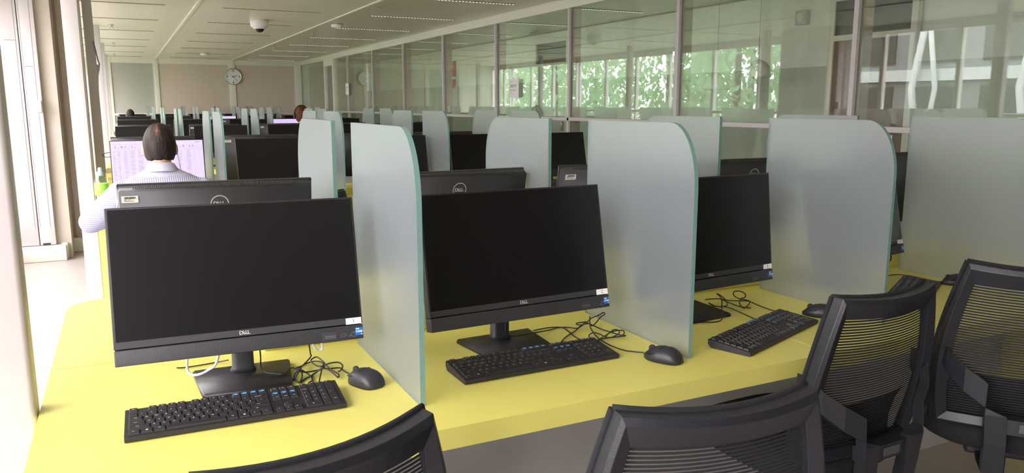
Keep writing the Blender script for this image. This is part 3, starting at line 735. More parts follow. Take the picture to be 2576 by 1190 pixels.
# ------------------------------------------------------------------ keyboards
def keyboard():
    r = empty('keyboard', (0, 0, 0), 0, None, 'keyboard')
    W_, D_ = .221, .0635
    prof = [(-D_, .003), (-D_+.004, .0), (D_-.01, .0), (D_, .010), (D_, .022), (D_-.002, .0235), (-D_+.002, .0115), (-D_, .010)]
    c = MB(); c.loft([[(x, y_*(1 if abs(x) < W_-.001 else .985), z_) for y_, z_ in prof] for x in (-W_, -W_+.0015, W_-.0015, W_)], 0, None, True, True, False)
    c.build('case', 'key_plastic', r)
    sl = math.atan2(.012, 2*D_-.004)
    M = Matrix.Translation((0, -D_, .0108)) @ Matrix.Rotation(sl, 4, 'X')
    U = .0187; X0 = -.2145; X1 = X0+15*U+.007; X2 = X1+3*U+.007
    rows = [.0177+U*i for i in range(5)]+[.0177+U*5+.005]
    keys = []   # x, row y, width, depth, text, colour
    def row(i, items, x=X0):
        for t, w_ in items:
            if t is not None: keys.append((x+w_*U/2, rows[i], w_*U, U, t, 1))
            x += w_*U
    row(5, [('Esc', 1), (None, 1)]+[('F%d' % k, 1) for k in range(1, 5)]+[(None, .5)]+[('F%d' % k, 1) for k in range(5, 9)]+[(None, .5)]+[('F%d' % k, 1) for k in range(9, 13)])
    row(4, [(ch, 1) for ch in '`1234567890-=']+[('Backspace', 2)])
    row(3, [('Tab', 1.5)]+[(ch, 1) for ch in 'QWERTYUIOP[]']+[('\\', 1.5)])
    row(2, [('Caps', 1.75)]+[(ch, 1) for ch in "ASDFGHJKL;'"]+[('Enter', 2.25)])
    row(1, [('Shift', 2.25)]+[(ch, 1) for ch in 'ZXCVBNM,./']+[('Shift', 2.75)])
    row(0, [('Ctrl', 1.25), ('#', 1.25), ('Alt', 1.25), (' ', 6.25), ('Alt', 1.25), ('#', 1.25), ('=', 1.25), ('Ctrl', 1.25)])
    row(5, [('Prt', 1), ('Scr', 1), ('Brk', 1)], X1)
    row(4, [('Ins', 1), ('Hm', 1), ('Up', 1)], X1); row(3, [('Del', 1), ('End', 1), ('Dn', 1)], X1)
    row(1, [(None, 1), ('^', 1)], X1); row(0, [('<', 1), ('v', 1), ('>', 1)], X1)
    row(4, [('Num', 1), ('/', 1), ('*', 1), ('-', 1)], X2); row(3, [('7', 1), ('8', 1), ('9', 1)], X2); row(2, [('4', 1), ('5', 1), ('6', 1)], X2)
    row(1, [('1', 1), ('2', 1), ('3', 1)], X2); row(0, [('0', 2), ('.', 1)], X2)
    keys.append((X2+3.5*U, (rows[3]+rows[2])/2, U, 2*U, '+', 1)); keys.append((X2+3.5*U, (rows[1]+rows[0])/2, U, 2*U, 'Ent', 1))
    small = []
    for k in range(4): small.append((X2+(k+.5)*U, rows[5], U, U*.8, 'o', 1))
    blue = {'Ins', 'Hm', 'Up', 'F9', 'F10', 'F11', 'F12'}
    rest = [k_ for k_ in keys if k_[4] in ('Prt', 'Scr', 'Brk', 'Esc')]; keys = [k_ for k_ in keys if k_ not in rest]
    def cap(mb, x, y_, w_, d_, t):
        a, b = w_/2-.0009, d_/2-.0009; a2, b2 = w_/2-.0026, d_/2-.0030; hgt = .0040
        if t in ('F1',): pass
        vs = [(x-a, y_-b, 0), (x+a, y_-b, 0), (x+a, y_+b, 0), (x-a, y_+b, 0), (x-a2, y_-b2, hgt), (x+a2, y_-b2, hgt), (x+a2, y_+b2+.0008, hgt), (x-a2, y_+b2+.0008, hgt)]
        mb.add(vs, [(0, 1, 5, 4), (1, 2, 6, 5), (2, 3, 7, 6), (3, 0, 4, 7), (4, 5, 6, 7)], 0, M)
        if t.strip():
            if t == '#':
                for i in (0, 1):
                    for j in (0, 1): mb.box(x-.0022+i*.0024, x-.0022+i*.0024+.002, y_-.0022+j*.0024, y_-.0022+j*.0024+.002, hgt, hgt+.0001, 1, M)
                return
            if t in blue: mb.box(x-a2+.001, x+a2-.003, y_-.001, y_+b2, hgt, hgt+.00008, 2, M)
            sz = .0062 if len(t) == 1 else (.0042 if len(t) <= 3 else .0034)
            vs, fs = text_geo(t, sz, .00008)
            dx = -.0028 if len(t) == 1 else (0 if len(t) < 4 else (a2*.35 if x < 0 and x > -.1 else -a2*.2))
            mb.add(vs, fs, 1, M @ Matrix.Translation((x+dx, y_+.0012, hgt+.00015)))
    ms = ['key_plastic', 'legend_white', 'legend_blue']
    for (x, y_, w_, d_, t, c_) in keys[:100]:
        mb = MB(); cap(mb, x, y_, w_, d_, t); mb.build('key', ms, r)
    mb = MB()
    for (x, y_, w_, d_, t, c_) in keys[100:]+rest+small: cap(mb, x, y_, w_, d_, t)
    o = mb.build('function_keys', ms, r); o['kind'] = 'stuff'
    return tree_of(r)
TK = keyboard(); first = True
for (x, y, rz, lab) in ((.1791, 1.6885, -.0308, 'black keyboard in the left foreground, below the computer with sticker 1'), (.907, 1.695, .008, 'black keyboard in front of the computer with sticker 2'),
                        (1.63, 1.622, .35, 'black keyboard lying askew in front of the computer with sticker 3'), (2.45, 1.755, .50, 'black keyboard half hidden by a chair, in front of sticker 4')):
    place(TK, (x, y, DZ+.0005), rz, lab, 'keyboards on the front desk', first); first = False

# ------------------------------------------------------------------ mice
def mouse():
    r = empty('computer_mouse', (0, 0, 0), 0, None, 'mouse')
    rings = []
    L_ = .107
    for i in range(15):
        t = i/14; yy = -L_/2+L_*t
        wd = .0315*(1-abs(2*t-.86)**3.2*.62)*(1 if 0 < i < 14 else .55); ht = (.0385*math.sin(PI*min(1, (.10+t*.92)**.72))**.55 if t < .98 else .012)
        ht = .004+.034*(1-abs((t-.40)/.62)**2.6) if t > .4 else .004+.034*(1-abs((t-.40)/.42)**3.0)
        ht = max(ht, .009)
        ring = []
        for k in range(16):
            a = PI*k/15; ring.append((wd*math.cos(a), yy, ht*(math.sin(a)**.62)+.0005))
        ring.append((-wd*.93, yy, 0)); ring.append((wd*.93, yy, 0)); rings.append(ring)
    MB().loft(rings).build('body', 'mouse_plastic', r)
    MB().lathe([(.009, -.003), (.0095, 0), (.009, .003)], 18, 0, Matrix.Translation((0, .030, .0275)), 'x').build('scroll_wheel', 'black_rubber', r)
    m = MB().tube(catmull([(-.0265, .012, .022), (-.0262, .022, .0215), (-.0245, .032, .019)], 4), .0022, 6); m.build('side_button', 'screen_black', r)
    m = MB().tube(catmull([(-.027, .005, .022), (-.018, .0, .0345), (0, -.003, .0385), (.018, 0, .0345), (.027, .005, .022)], 4), .0006, 5); m.build('seam', 'ink', r)
    return tree_of(r)
TMo = mouse(); first = True
for (x, y, rz, lab) in ((.475, 1.752, .42, 'black mouse beside the foreground keyboard, left of the first frosted screen'), (1.222, 1.572, .50, 'black mouse left of the second frosted screen, in front of the cable bundle'),
                        (1.935, 1.70, .75, 'black mouse right of the askew keyboard, partly behind a chair'), (2.735, 1.79, 1.1, 'black mouse by the fourth frosted screen, behind the right chair')):
    place(TMo, (x, y, DZ+.0005), rz, lab, 'mice on the front desk', first); first = False

# ------------------------------------------------------------------ cables
def cable(name, pts, rad, m, lab, cat='cable', group=None):
    o = MB().tube(catmull(pts, 7), rad, 7).build(name, m); return tag(o, lab, cat, group)
def bundle(name, lists, rad, lab):
    m = MB()
    for l in lists: m.tube(catmull(l, 7), rad, 7)
    return tag(m.build(name, 'cable_black'), lab, 'cable')
a1 = [(0.26, 1.922, .85), (0.265, 1.94, 0.785), (0.262, 1.922, 0.762), (0.266, 1.891, 0.7575), (0.282, 1.871, 0.7575), (0.306, 1.858, 0.7575), (0.323, 1.893, 0.757), (0.355, 1.934, 0.743), (0.39, 1.955, 0.745), (0.406, 1.936, 0.75), (0.414, 1.915, 0.75)]
a2 = [(0.372, 1.90, 0.86), (0.391, 1.959, 0.77), (0.394, 1.968, 0.755), (0.368, 1.929, 0.75), (0.348, 1.885, 0.755), (0.335, 1.876, 0.746), (0.325, 1.846, 0.744), (0.33, 1.850, 0.746), (0.342, 1.854, 0.76), (0.351, 1.867, 0.746), (0.335, 1.817, 0.744)]
a3 = [(0.335, 1.813, 0.744), (0.351, 1.836, 0.744), (0.373, 1.856, 0.744), (0.398, 1.876, 0.75), (0.413, 1.89, 0.755), (0.407, 1.93, 0.76), (0.4, 1.943, 0.76), (0.386, 1.932, 0.755), (0.396, 1.901, 0.75), (0.409, 1.883, 0.755), (0.422, 1.879, 0.76), (0.443, 1.875, 0.76), (0.45, 1.862, 0.755), (0.442, 1.845, 0.75), (0.435, 1.848, 0.746)]
a4 = [(0.409, 1.871, 0.76), (0.418, 1.841, 0.755), (0.428, 1.816, 0.75), (0.423, 1.801, 0.748), (0.415, 1.816, 0.755), (0.404, 1.846, 0.76), (0.395, 1.846, 0.76), (0.375, 1.859, 0.744), (0.365, 1.816, 0.744), (0.363, 1.790, 0.746)]
a5 = [(0.453, 1.803, 0.750), (0.449, 1.845, 0.746), (0.444, 1.867, 0.748), (0.413, 1.868, 0.75), (0.398, 1.863, 0.757), (0.393, 1.87, 0.75), (0.353, 1.855, 0.755), (0.336, 1.875, 0.76), (0.34, 1.868, 0.763), (0.362, 1.853, 0.75), (0.366, 1.824, 0.744), (0.352, 1.800, 0.746)]
a6 = [(0.407, 1.877, 0.76), (0.397, 1.855, 0.757), (0.371, 1.775, 0.75)]
a7 = [(0.348, 1.867, 0.762), (0.335, 1.848, 0.755), (0.33, 1.862, 0.746), (0.33, 1.823, 0.744), (0.341, 1.828, 0.744), (0.347, 1.85, 0.755), (0.346, 1.864, 0.762)]
bundle('cable_bundle', [a1, a2, a3, a4, a5, a6, a7], .0019, 'tangled black cables between the foreground computer and its mouse')
cable('power_cable', [(0.173, 1.90, .86), (0.158, 1.89, .80), (0.141, 1.93, 0.77), (0.121, 1.933, 0.7615), (0.102, 1.942, 0.762), (0.096, 1.953, 0.78), (0.101, 1.90, 0.86)], .0032, 'cable_white', 'thick white cable looping over the base of the foreground computer')
cable('short_cable', [(0.372, 1.90, .86), (0.39, 1.902, .80), (0.404, 1.905, .79), (0.41, 1.90, .80), (0.401, 1.90, .86)], .0028, 'cable_white', 'grey cable loop hanging below the right side of the foreground computer')
cable('thin_cable', [(0.077, 2.06, .745), (0.091, 2.06, .743), (0.119, 2.06, .743), (0.17, 2.066, .743), (.2, 2.05, .75)], .0016, 'cable_black', 'thin black cable lying behind the foreground computer')
b1 = [(.93, 1.90, .85), (0.915, 1.882, 0.78), (0.938, 1.882, 0.760), (0.997, 1.884, 0.759), (1.081, 1.933, 0.744), (1.122, 1.944, 0.744), (1.149, 1.932, 0.744), (1.163, 1.908, 0.746), (1.192, 1.925, 0.746), (1.192, 1.903, 0.76), (1.205, 1.894, 0.775), (1.219, 1.88, 0.785), (1.250, 1.9, 0.785), (1.244, 1.883, 0.785), (1.224, 1.873, 0.782), (1.203, 1.87, 0.765), (1.2, 1.882, 0.755), (1.186, 1.878, 0.765), (1.166, 1.892, 0.76), (1.159, 1.904, 0.76), (1.161, 1.899, 0.765), (1.188, 1.897, 0.765)]
b2 = [(1.04, 1.95, .744), (1.094, 1.956, 0.744), (1.131, 1.94, 0.744), (1.127, 1.895, 0.744), (1.117, 1.84, 0.744), (1.110, 1.765, 0.75)]
b3 = [(1.193, 1.884, 0.785), (1.175, 1.853, 0.765), (1.183, 1.844, 0.744), (1.165, 1.788, 0.746), (1.163, 1.739, 0.744), (1.167, 1.697, 0.744), (1.175, 1.665, 0.745), (1.197, 1.622, 0.750)]
b4 = [(1.032, 1.79, 0.744), (1.088, 1.848, 0.744), (1.148, 1.892, 0.744), (1.172, 1.9, 0.755), (1.188, 1.897, 0.762), (1.193, 1.871, 0.762), (1.215, 1.859, 0.75), (1.236, 1.826, 0.744), (1.237, 1.788, 0.748), (1.25, 1.782, 0.746), (1.237, 1.781, 0.746), (1.185, 1.77, 0.752), (1.166, 1.765, 0.76), (1.17, 1.803, 0.757), (1.172, 1.835, 0.75), (1.159, 1.834, 0.744), (1.148, 1.803, 0.744), (1.162, 1.782, 0.744)]
b5 = [(1.151, 1.781, 0.744), (1.166, 1.765, 0.76), (1.203, 1.778, 0.765), (1.231, 1.779, 0.765), (1.236, 1.769, 0.763), (1.224, 1.758, 0.758), (1.209, 1.773, 0.75), (1.176, 1.771, 0.755), (1.211, 1.789, 0.765), (1.225, 1.786, 0.765), (1.222, 1.773, 0.76), (1.202, 1.776, 0.75), (1.172, 1.792, 0.744)]
bundle('cable_bundle', [b1, b2, b3, b4, b5], .0018, 'two tied loops of thin black cable left of the second frosted screen')
c1 = [(1.50, 1.80, .744), (1.537, 1.800, 0.744), (1.548, 1.795, 0.744), (1.610, 1.790, 0.744), (1.665, 1.85, 0.765), (1.715, 1.91, 0.775), (1.717, 1.935, 0.785), (1.717, 1.905, 0.78), (1.729, 1.896, 0.76), (1.707, 1.879, 0.757), (1.674, 1.883, 0.758), (1.682, 1.931, 0.758)]
c2 = [(1.70, 1.97, .758), (1.754, 1.97, 0.755), (1.785, 1.95, 0.75), (1.799, 1.915, 0.755), (1.823, 1.897, 0.755), (1.845, 1.879, 0.744), (1.84, 1.80, 0.744), (1.86, 1.76, .75)]
c3 = [(1.786, 1.879, 0.775), (1.779, 1.868, 0.79), (1.764, 1.876, 0.8), (1.742, 1.881, 0.8), (1.737, 1.876, 0.79), (1.777, 1.893, 0.77), (1.82, 1.89, 0.757), (1.781, 1.863, 0.75), (1.759, 1.856, 0.75), (1.773, 1.887, 0.757), (1.796, 1.905, 0.765), (1.786, 1.879, 0.775)]
c4 = [(1.764, 1.965, 0.752), (1.746, 1.906, 0.757), (1.761, 1.873, 0.75), (1.797, 1.86, 0.744)]
c5 = [(1.68, 1.928, 0.758), (1.669, 1.89, 0.758), (1.697, 1.86, 0.758), (1.726, 1.825, 0.744), (1.70, 1.73, 0.748)]
bundle('cable_bundle', [c1, c2, c3, c4, c5], .0018, 'loose black cable loops right of the third computer')
cable('mouse_cable', [(2.50, 2.04, .744), (2.60, 2.00, .744), (2.68, 1.98, .744), (2.70, 1.92, .744), (2.690, 1.85, .744), (2.690, 1.815, .75)], .0018, 'cable_black', 'thin black mouse cable curving beside the fourth frosted screen')
cable('usb_cable', [(2.60, 2.04, .838), (2.62, 2.02, .82), (2.635, 2.0, .80), (2.65, 2.01, .82), (2.62, 2.05, .838)], .0028, 'cable_black', 'dark cable loop at the corner of the computer with sticker 4')
cable('earphone_loop', [(-.07, 5.50, 1.095), (-.085, 5.46, 1.105), (-.105, 5.42, 1.105), (-.125, 5.41, 1.095), (-.105, 5.42, 1.08), (-.085, 5.46, 1.08), (-.07, 5.50, 1.09)], .002, 'cable_black', 'small dark cable loop sticking out left of the lit screen')

# ------------------------------------------------------------------ office chairs
def chair(s=1.0):
    r = empty('office_chair', (0, 0, 0), 0, None, 'chair')
    ZT_, ZB = .925, .48
    def bp(u, t, d=0):
        """point on the backrest: u across -1..1, t 0 bottom..1 top, d behind the surface"""
        w_ = (.165+.075*(1-t)**.8*min(1, t*4+.55)) if t > .0 else .15
        w_ = .178+.058*math.sin(PI*min(1, (1-t)*.75+.0))-(.05 if t < .001 else 0)*0
        y_ = -.215-.075*t**1.5-.02*math.sin(PI*t)+.034*u*u-d
        return Vector((u*w_, y_, ZB+(ZT_-ZB)*t+.012*u*u*(t-.3)))
    # frame ring
    fr = MB(); path = []; n1 = 14
    for k in range(n1): path.append((-1+2*k/n1, 1))
    for k in range(n1): path.append((1, 1-k/n1))
    for k in range(n1): path.append((1-2*k/n1, 0))
    for k in range(n1): path.append((-1, k/n1))
    rings = []
    for (u, t) in path:
        # inward direction in (u,t)
        wu, wt = .17, .115
        ui, ti = u, t
        if t >= .999: ti = t-wt
        if t <= .001: ti = t+wt*.6
        if u >= .999 or (t >= .999 and u > 1-wu) or (t <= .001 and u > 1-wu): ui = min(u, 1-wu)
        if u <= -.999 or (t >= .999 and u < -1+wu) or (t <= .001 and u < -1+wu): ui = max(u, -1+wu)
        if abs(u) >= .999: ti = min(max(t, wt*.6), 1-wt)
        o1, i1 = bp(u, t, 0), bp(ui, ti, .004); o2, i2 = bp(u*1.0, t, .030), bp(ui, ti, .022)
        mid = bp((u*.75+ui*.25), (t*.75+ti*.25), .036)
        rings.append([tuple(o1), tuple(i1), tuple(i2), tuple(mid), tuple(o2)])
    rings.append(rings[0]); fr.loft(rings, 0, None, True, False, False)
    fo = fr.build('back_frame', 'chair_plastic', r)
    bv = fo.modifiers.new('b', 'BEVEL'); bv.width = .004; bv.segments = 2; bv.limit_method = 'ANGLE'
    # cloth piping round the front edge of the frame
    pp = [bp(u*1.0, t, -.004) for u, t in path]; pp.append(pp[0])
    MB().tube(pp, .0065, 7).build('mesh_piping', 'chair_fabric', r)
    # horizontal threads of the mesh
    ms = MB(); N = 52
    for k in range(N):
        t = .06+.84*k/(N-1); v = []
        for u in [-.86+1.72*i/12 for i in range(13)]:
            a = bp(u, t-.0052, .008); b = bp(u, t+.0052, .008); v += [tuple(a), tuple(b)]
        ms.add(v, [(2*i, 2*i+2, 2*i+3, 2*i+1) for i in range(12)], 0)
    ms.build('mesh_back', 'mesh_fabric', r)
    # lumbar pad in front of the mesh (towards the sitter), low on the back
    lp = MB(); v = []
    for t, d in ((.04, -.012), (.12, -.022), (.24, -.022), (.32, -.012)):
        v.append([tuple(bp(u, t, d)) for u in [-.80+1.6*i/12 for i in range(13)]])
    lp.loft(v, 0, None, False, False); lp.build('lumbar_pad', 'chair_fabric', r)
    # rear bracket: two arms sweep in from the sides and run down as twin bars
    for sgn in (-1, 1):
        b = MB(); rings = []
        for (x, y_, z_, wx, wz) in ((.226, -.215, .700, .010, .030), (.208, -.255, .668, .012, .030), (.165, -.290, .630, .016, .032), (.112, -.312, .598, .022, .032), (.088, -.318, .55, .026, .026), (.082, -.312, .47, .026, .022), (.080, -.300, .385, .026, .018), (.076, -.20, .372, .024, .014), (.070, -.12, .378, .022, .014)):
            down = z_ < .58
            q = [(-wx, 0, -wz), (wx, 0, -wz), (wx, 0, wz), (-wx, 0, wz)] if not down else [(-wx, -.012, 0), (wx, -.012, 0), (wx, .012, 0), (-wx, .012, 0)]
            if not down: ring = [(sgn*(x+a), y_+dy, z_+c_) for a, dy, c_ in ((0, -.013, -wz), (0, .013, -wz), (0, .013, wz), (0, -.013, wz))]
            else: ring = [(sgn*(x+a), y_+dy, z_) for a, dy in ((-wx, -.014), (wx, -.014), (wx, .014), (-wx, .014))]
            if not down: ring = [(sgn*(x-wx*.0), y_-.016, z_-wz), (sgn*(x-wx*.0), y_+.012, z_-wz), (sgn*(x+wx*.0), y_+.012, z_+wz), (sgn*(x+wx*.0), y_-.016, z_+wz)]
            else: ring = [(sgn*(x-wx), y_-.016, z_), (sgn*(x-wx), y_+.014, z_-.004), (sgn*(x+wx), y_+.014, z_), (sgn*(x+wx), y_-.016, z_)]
            rings.append(ring)
        b.loft(rings, 0, None, True, True, False); bo = b.build('back_bracket', 'chair_plastic', r)
        bv = bo.modifiers.new('b', 'BEVEL'); bv.width = .005; bv.segments = 2; bv.limit_method = 'ANGLE'
    cb = MB(); cb.loft([[(x, -.285-.02*(1-(x/.1)**2), z_) for z_ in ()] or [(x, -.318-.006*(1-(x/.1)**2), .50), (x, -.285, .50), (x, -.285, .54), (x, -.318-.006*(1-(x/.1)**2), .54)] for x in [-.1+.02*i for i in range(11)]], 0, None, True, True, False)
    cb.build('cross_bar', 'chair_plastic', r)
    # seat
    st = MB(); rings = []
    for z_, k in ((.405, .86), (.42, .97), (.445, 1.0), (.468, .97), (.478, .86), (.480, .55)):
        ring = []
        for i in range(36):
            a = 2*PI*i/36; cx_, sy2 = math.cos(a), math.sin(a)
            ring.append((.245*k*math.copysign(abs(cx_)**.6, cx_), .0+.235*k*math.copysign(abs(sy2)**.6, sy2), z_+(.012 if abs(cx_) > .7 and z_ > .46 else 0)))
        rings.append(ring)
    st.loft(rings); st.build('seat', 'chair_fabric', r)
    MB().box(-.12, .12, -.14, .12, .365, .404, 0, None, .01).build('seat_mechanism', 'chair_plastic', r)
    MB().tube([(.12, .0, .385), (.22, .0, .380), (.27, .0, .375)], .006, 8).build('lever', 'chair_plastic', r)
    MB().lathe([(.026, .10), (.026, .22), (.016, .225), (.016, .365)], 16).build('gas_lift', 'black_plastic', r)
    MB().lathe([(.045, .075), (.045, .115), (.03, .12)], 18).build('hub', 'chair_plastic', r)
    for k in range(5):
        a = 2*PI*k/5+.3; dx, dy = math.cos(a), math.sin(a); M = Matrix.Rotation(a, 4, 'Z')
        lg = MB().loft([[(x, -w_, z_-h_), (x, w_, z_-h_), (x, w_, z_+h_), (x, -w_, z_+h_)] for x, w_, z_, h_ in ((.035, .026, .09, .02), (.15, .02, .088, .015), (.285, .015, .072, .009))], 0, M, True, True, False).build('leg', 'chair_plastic', r)
        cs = MB().lathe([(.026, -.022), (.028, -.018), (.028, -.006), (.026, -.003), (.026, .003), (.028, .006), (.028, .018), (.026, .022)], 16, 0, M @ Matrix.Translation((.285, .012, .0285)), 'y').build('caster', 'black_rubber', lg)
    s_ = MB().box(-.030, .030, -.3265, -.3235, .510, .532, 0).build('maker_label', 'label_grey', r)
    return tree_of(r)
TC = chair(); first = True
for (x, y, rz, lab) in ((.152, 1.300, .25, 'black mesh-backed office chair, leftmost, cut off by the lower edge'),
                        (.868, 1.182, -.157, 'black mesh-backed office chair in the lower middle, second from the left'),
                        (1.705, 1.575, .035, 'black mesh-backed office chair tucked in below the third computer'),
                        (2.345, 1.34, -.85, 'black mesh-backed office chair at the right edge, turned away'),
                        (.87, 4.5, .1, 'black office chair in the aisle behind the front desk, seen past the first frosted screen'),
                        (2.56, 4.5, -.1, 'black office chair in the aisle behind the front desk, beside the third frosted screen'),
                        (.165, 4.30, 0, 'black office chair the man in the striped shirt sits on'),
                        (2.33, 11.45, 0, 'black office chair under the brown-haired person far back'),
                        (.17, 18.35, 0, 'black office chair under the dark-haired person farthest back')):
    o = place(TC, (x, y, 0), rz, lab, 'black office chairs', first); first = False
    if x == 2.345: o.scale = (1, 1, 1.05)

# ------------------------------------------------------------------ people
def remesh(mb, name, mats, voxel, parent, smooth=3, M=None):
    o = mb.build(name, mats)
    md = o.modifiers.new('r', 'REMESH'); md.mode = 'VOXEL'; md.voxel_size = voxel; md.use_smooth_shade = True
    sm = o.modifiers.new('s', 'SMOOTH'); sm.iterations = smooth; sm.factor = .5
    dg = bpy.context.evaluated_depsgraph_get(); me = bpy.data.meshes.new_from_object(o.evaluated_get(dg))
    o.modifiers.clear(); old = o.data; o.data = me; bpy.data.meshes.remove(old)
    me.materials.clear()
    for m_ in (mats if isinstance(mats, (list, tuple)) else [mats]): me.materials.append(MT[m_])
    for p in me.polygons: p.use_smooth = True; p.material_index = 0
    if parent: o.parent = parent
    return o
def cap(mb, a, b, ra, rb, n=14):
    a, b = Vector(a), Vector(b); N = 8
    mb.tube([a.lerp(b, i/N) for i in range(N+1)], ra, n, 0, None, rb); mb.sphere(a, ra, n, 8); mb.sphere(b, rb, n, 8)
def hand(mb, wrist, dirv, side):
    """palm with five bent fingers resting flat, fingers pointing along dirv"""
    d = Vector(dirv).normalized(); s_ = Vector((d.y, -d.x, 0))*side; W = Vector(wrist)
    rings = []
    for k, (l, w_, h_) in enumerate(((0, .024, .018), (.03, .036, .015), (.06, .041, .014), (.088, .040, .011))):
        c_ = W+d*l; rings.append([tuple(c_+s_*w_*math.cos(a)+Vector((0, 0, h_*math.sin(a)))) for a in [2*PI*i/12 for i in range(12)]])
    mb.loft(rings)
    for k, (off, ln) in enumerate(((-.030, .062), (-.010, .074), (.010, .078), (.030, .068))):
        b = W+d*.084+s_*(-off); f = d+s_*(-off*1.5)
        p1 = b+f*ln*.45+Vector((0, 0, .010)); p2 = b+f*ln*.75+Vector((0, 0, .0)); p3 = b+f*ln+Vector((0, 0, -.016))
        mb.tube(catmull([b, p1, p2, p3], 3), .0088, 8, 0, None, .0068); mb.sphere(p3, .0068, 8, 6)
    b = W+d*.025-s_*.026; mb.tube(catmull([b, b-s_*.022+d*.022, b-s_*.028+d*.05+Vector((0, 0, -.008))], 3), .011, 8, 0, None, .008); mb.sphere(b-s_*.028+d*.05+Vector((0, 0, -.008)), .008, 8, 6)
def person(loc, lab, shirt, hair, pants, skin='skin', lean=.12, man=True, spread=1.0, vox=.007):
    """seated figure facing +y, hips above the origin at seat height"""
    r = empty('person', loc, 0, lab, 'person')
    hz = .578; S = lambda x, y, z: (x, y, z)
    sh = .195 if man else .17
    chest_y = .06+lean*.6; sz = 1.075 if man else 1.0
    neck = Vector((0, .12+lean, sz-.005)); head = Vector((0, .165+lean, sz+(.108 if man else .16)))
    sl, sr = Vector((-sh, .10+lean*.9, sz-.135)), Vector((sh, .10+lean*.9, sz-.135))
    el, er = Vector((-.355*spread, .20+lean, .79)), Vector((.36*spread, .27+lean, .79))
    wl, wr = Vector((-.20, .63, .768)), Vector((.20, .64, .768))
    # skin: one continuous body
    b = MB()
    cap(b, neck+Vector((0, .0, -.08)), head+Vector((0, -.03, -.07)), .054, .052)
    b.sphere(head, (.076, .094, .112), 24, 18); b.sphere(head+Vector((0, .035, -.055)), (.052, .055, .055), 16, 12)   # cranium and jaw
    b.sphere(head+Vector((0, .098, -.022)), (.013, .018, .022), 10, 8)                                                    # nose
    for s_ in (-1, 1):
        b.sphere(head+Vector((s_*.080, .0, -.02)), (.011, .020, .034), 12, 10)                                             # ears
        b.sphere(head+Vector((s_*.03, .075, -.0)), (.014, .012, .010), 10, 8)
    b.sphere(head+Vector((0, .088, -.062)), (.024, .010, .008), 10, 8)
    cap(b, neck+Vector((0, -.0, -.09)), (0, .03, hz+.05), .055, .09)
    for (s0, e0, w0, sd) in ((sl, el, wl, -1), (sr, er, wr, 1)):
        cap(b, s0, e0, .042, .036); cap(b, e0, w0, .036, .024)
        hand(b, w0, (-sd*.25, 1, -.05), sd)
    for s_ in (-1, 1):
        cap(b, (s_*.10, 0, hz), (s_*.13, .46, hz-.02), .075, .055); cap(b, (s_*.13, .46, hz-.02), (s_*.14, .44, .12), .052, .036)
        cap(b, (s_*.14, .42, .06), (s_*.15, .58, .04), .035, .03)
    body = remesh(b, 'body', skin, vox, r, 2)
    # shirt
    c = MB(); rings = []
    for (z_, y_, w_, d_) in ((hz-.03, .0, .165, .125), (hz+.07, -.01, .175, .130), (hz+.18, .0, .185, .128), (hz+.28, .03+lean*.4, .200, .128), (sz-.17, .075+lean*.75, .235 if man else .18, .118), (sz-.11, .092+lean*.85, .238 if man else .16, .108), (sz-.075, .100+lean*.9, .205 if man else .14, .098), (sz-.045, .108+lean, .145, .088), (sz-.02, .115+lean, .095, .076), (sz-.005, .12+lean, .066, .066)):
        rings.append([(w_*math.cos(a), y_+d_*math.sin(a), z_) for a in [2*PI*i/28 for i in range(28)]])
    c.loft(rings)
    for (s0, e0, w0) in ((sl, el, wl), (sr, er, wr)):
        cap(c, s0, e0, .074 if man else .06, .062 if man else .05); cap(c, e0, e0.lerp(w0, .92), .060 if man else .045, .036)
    st = remesh(c, 'shirt', shirt, vox, r, 6)
    if isinstance(shirt, (list, tuple)):
        for p in st.data.polygons:
            cc = p.center
            if abs(cc.x) > .235 or cc.y > .38: p.material_index = 1
            elif cc.z > sz-.045 and p.normal.z > -.2: p.material_index = 2
    # collar
    cl = MB(); rr = []
    for (z_, k, yo) in ((sz-.020, 1.10, 0), (sz+.012, .93, .006), (sz+.014, .99, .006), (sz-.010, 1.20, -.004), (sz-.030, 1.34, -.010)):
        rr.append([(.066*k*math.cos(a), .12+lean+yo+.064*k*math.sin(a), z_-.010*math.sin(a)*1.2) for a in [2*PI*i/28 for i in range(28)]])
    cl.loft(rr, 0, None, True, False); cl.build('collar', shirt[2] if isinstance(shirt, (list, tuple)) else shirt, r)
    # trousers
    t = MB(); t.sphere((0, .02, hz), (.175, .15, .10), 20, 12)
    for s_ in (-1, 1): cap(t, (s_*.10, .02, hz+.0), (s_*.13, .47, hz-.02), .094, .072); cap(t, (s_*.13, .47, hz-.02), (s_*.14, .45, .12), .070, .055)
    remesh(t, 'trousers', pants, .010, r, 4)
    f = MB()
    for s_ in (-1, 1): f.sphere((s_*.145, .50, .045), (.045, .13, .045), 16, 10)
    remesh(f, 'shoes', 'dark_cloth', .008, r, 2)
    # hair shell: back and top of the head, short at the nape
    h = MB(); n_ = 40; m_ = 28; vs = []; fs = []
    rx, ry, rz_ = (.083, .101, .121) if man else (.095, .112, .128)
    idx = {}
    for i in range(m_+1):
        for j in range(n_):
            a = -PI/2+PI*i/m_; q_ = 2*PI*j/n_; wob = 1+.012*math.sin(9*q_+3*a)+.01*math.sin(23*q_)
            p = Vector((rx*math.cos(a)*math.cos(q_), ry*math.cos(a)*math.sin(q_), rz_*math.sin(a)))*wob
            idx[(i, j)] = len(vs); vs.append(tuple(head+p))
    mi = []
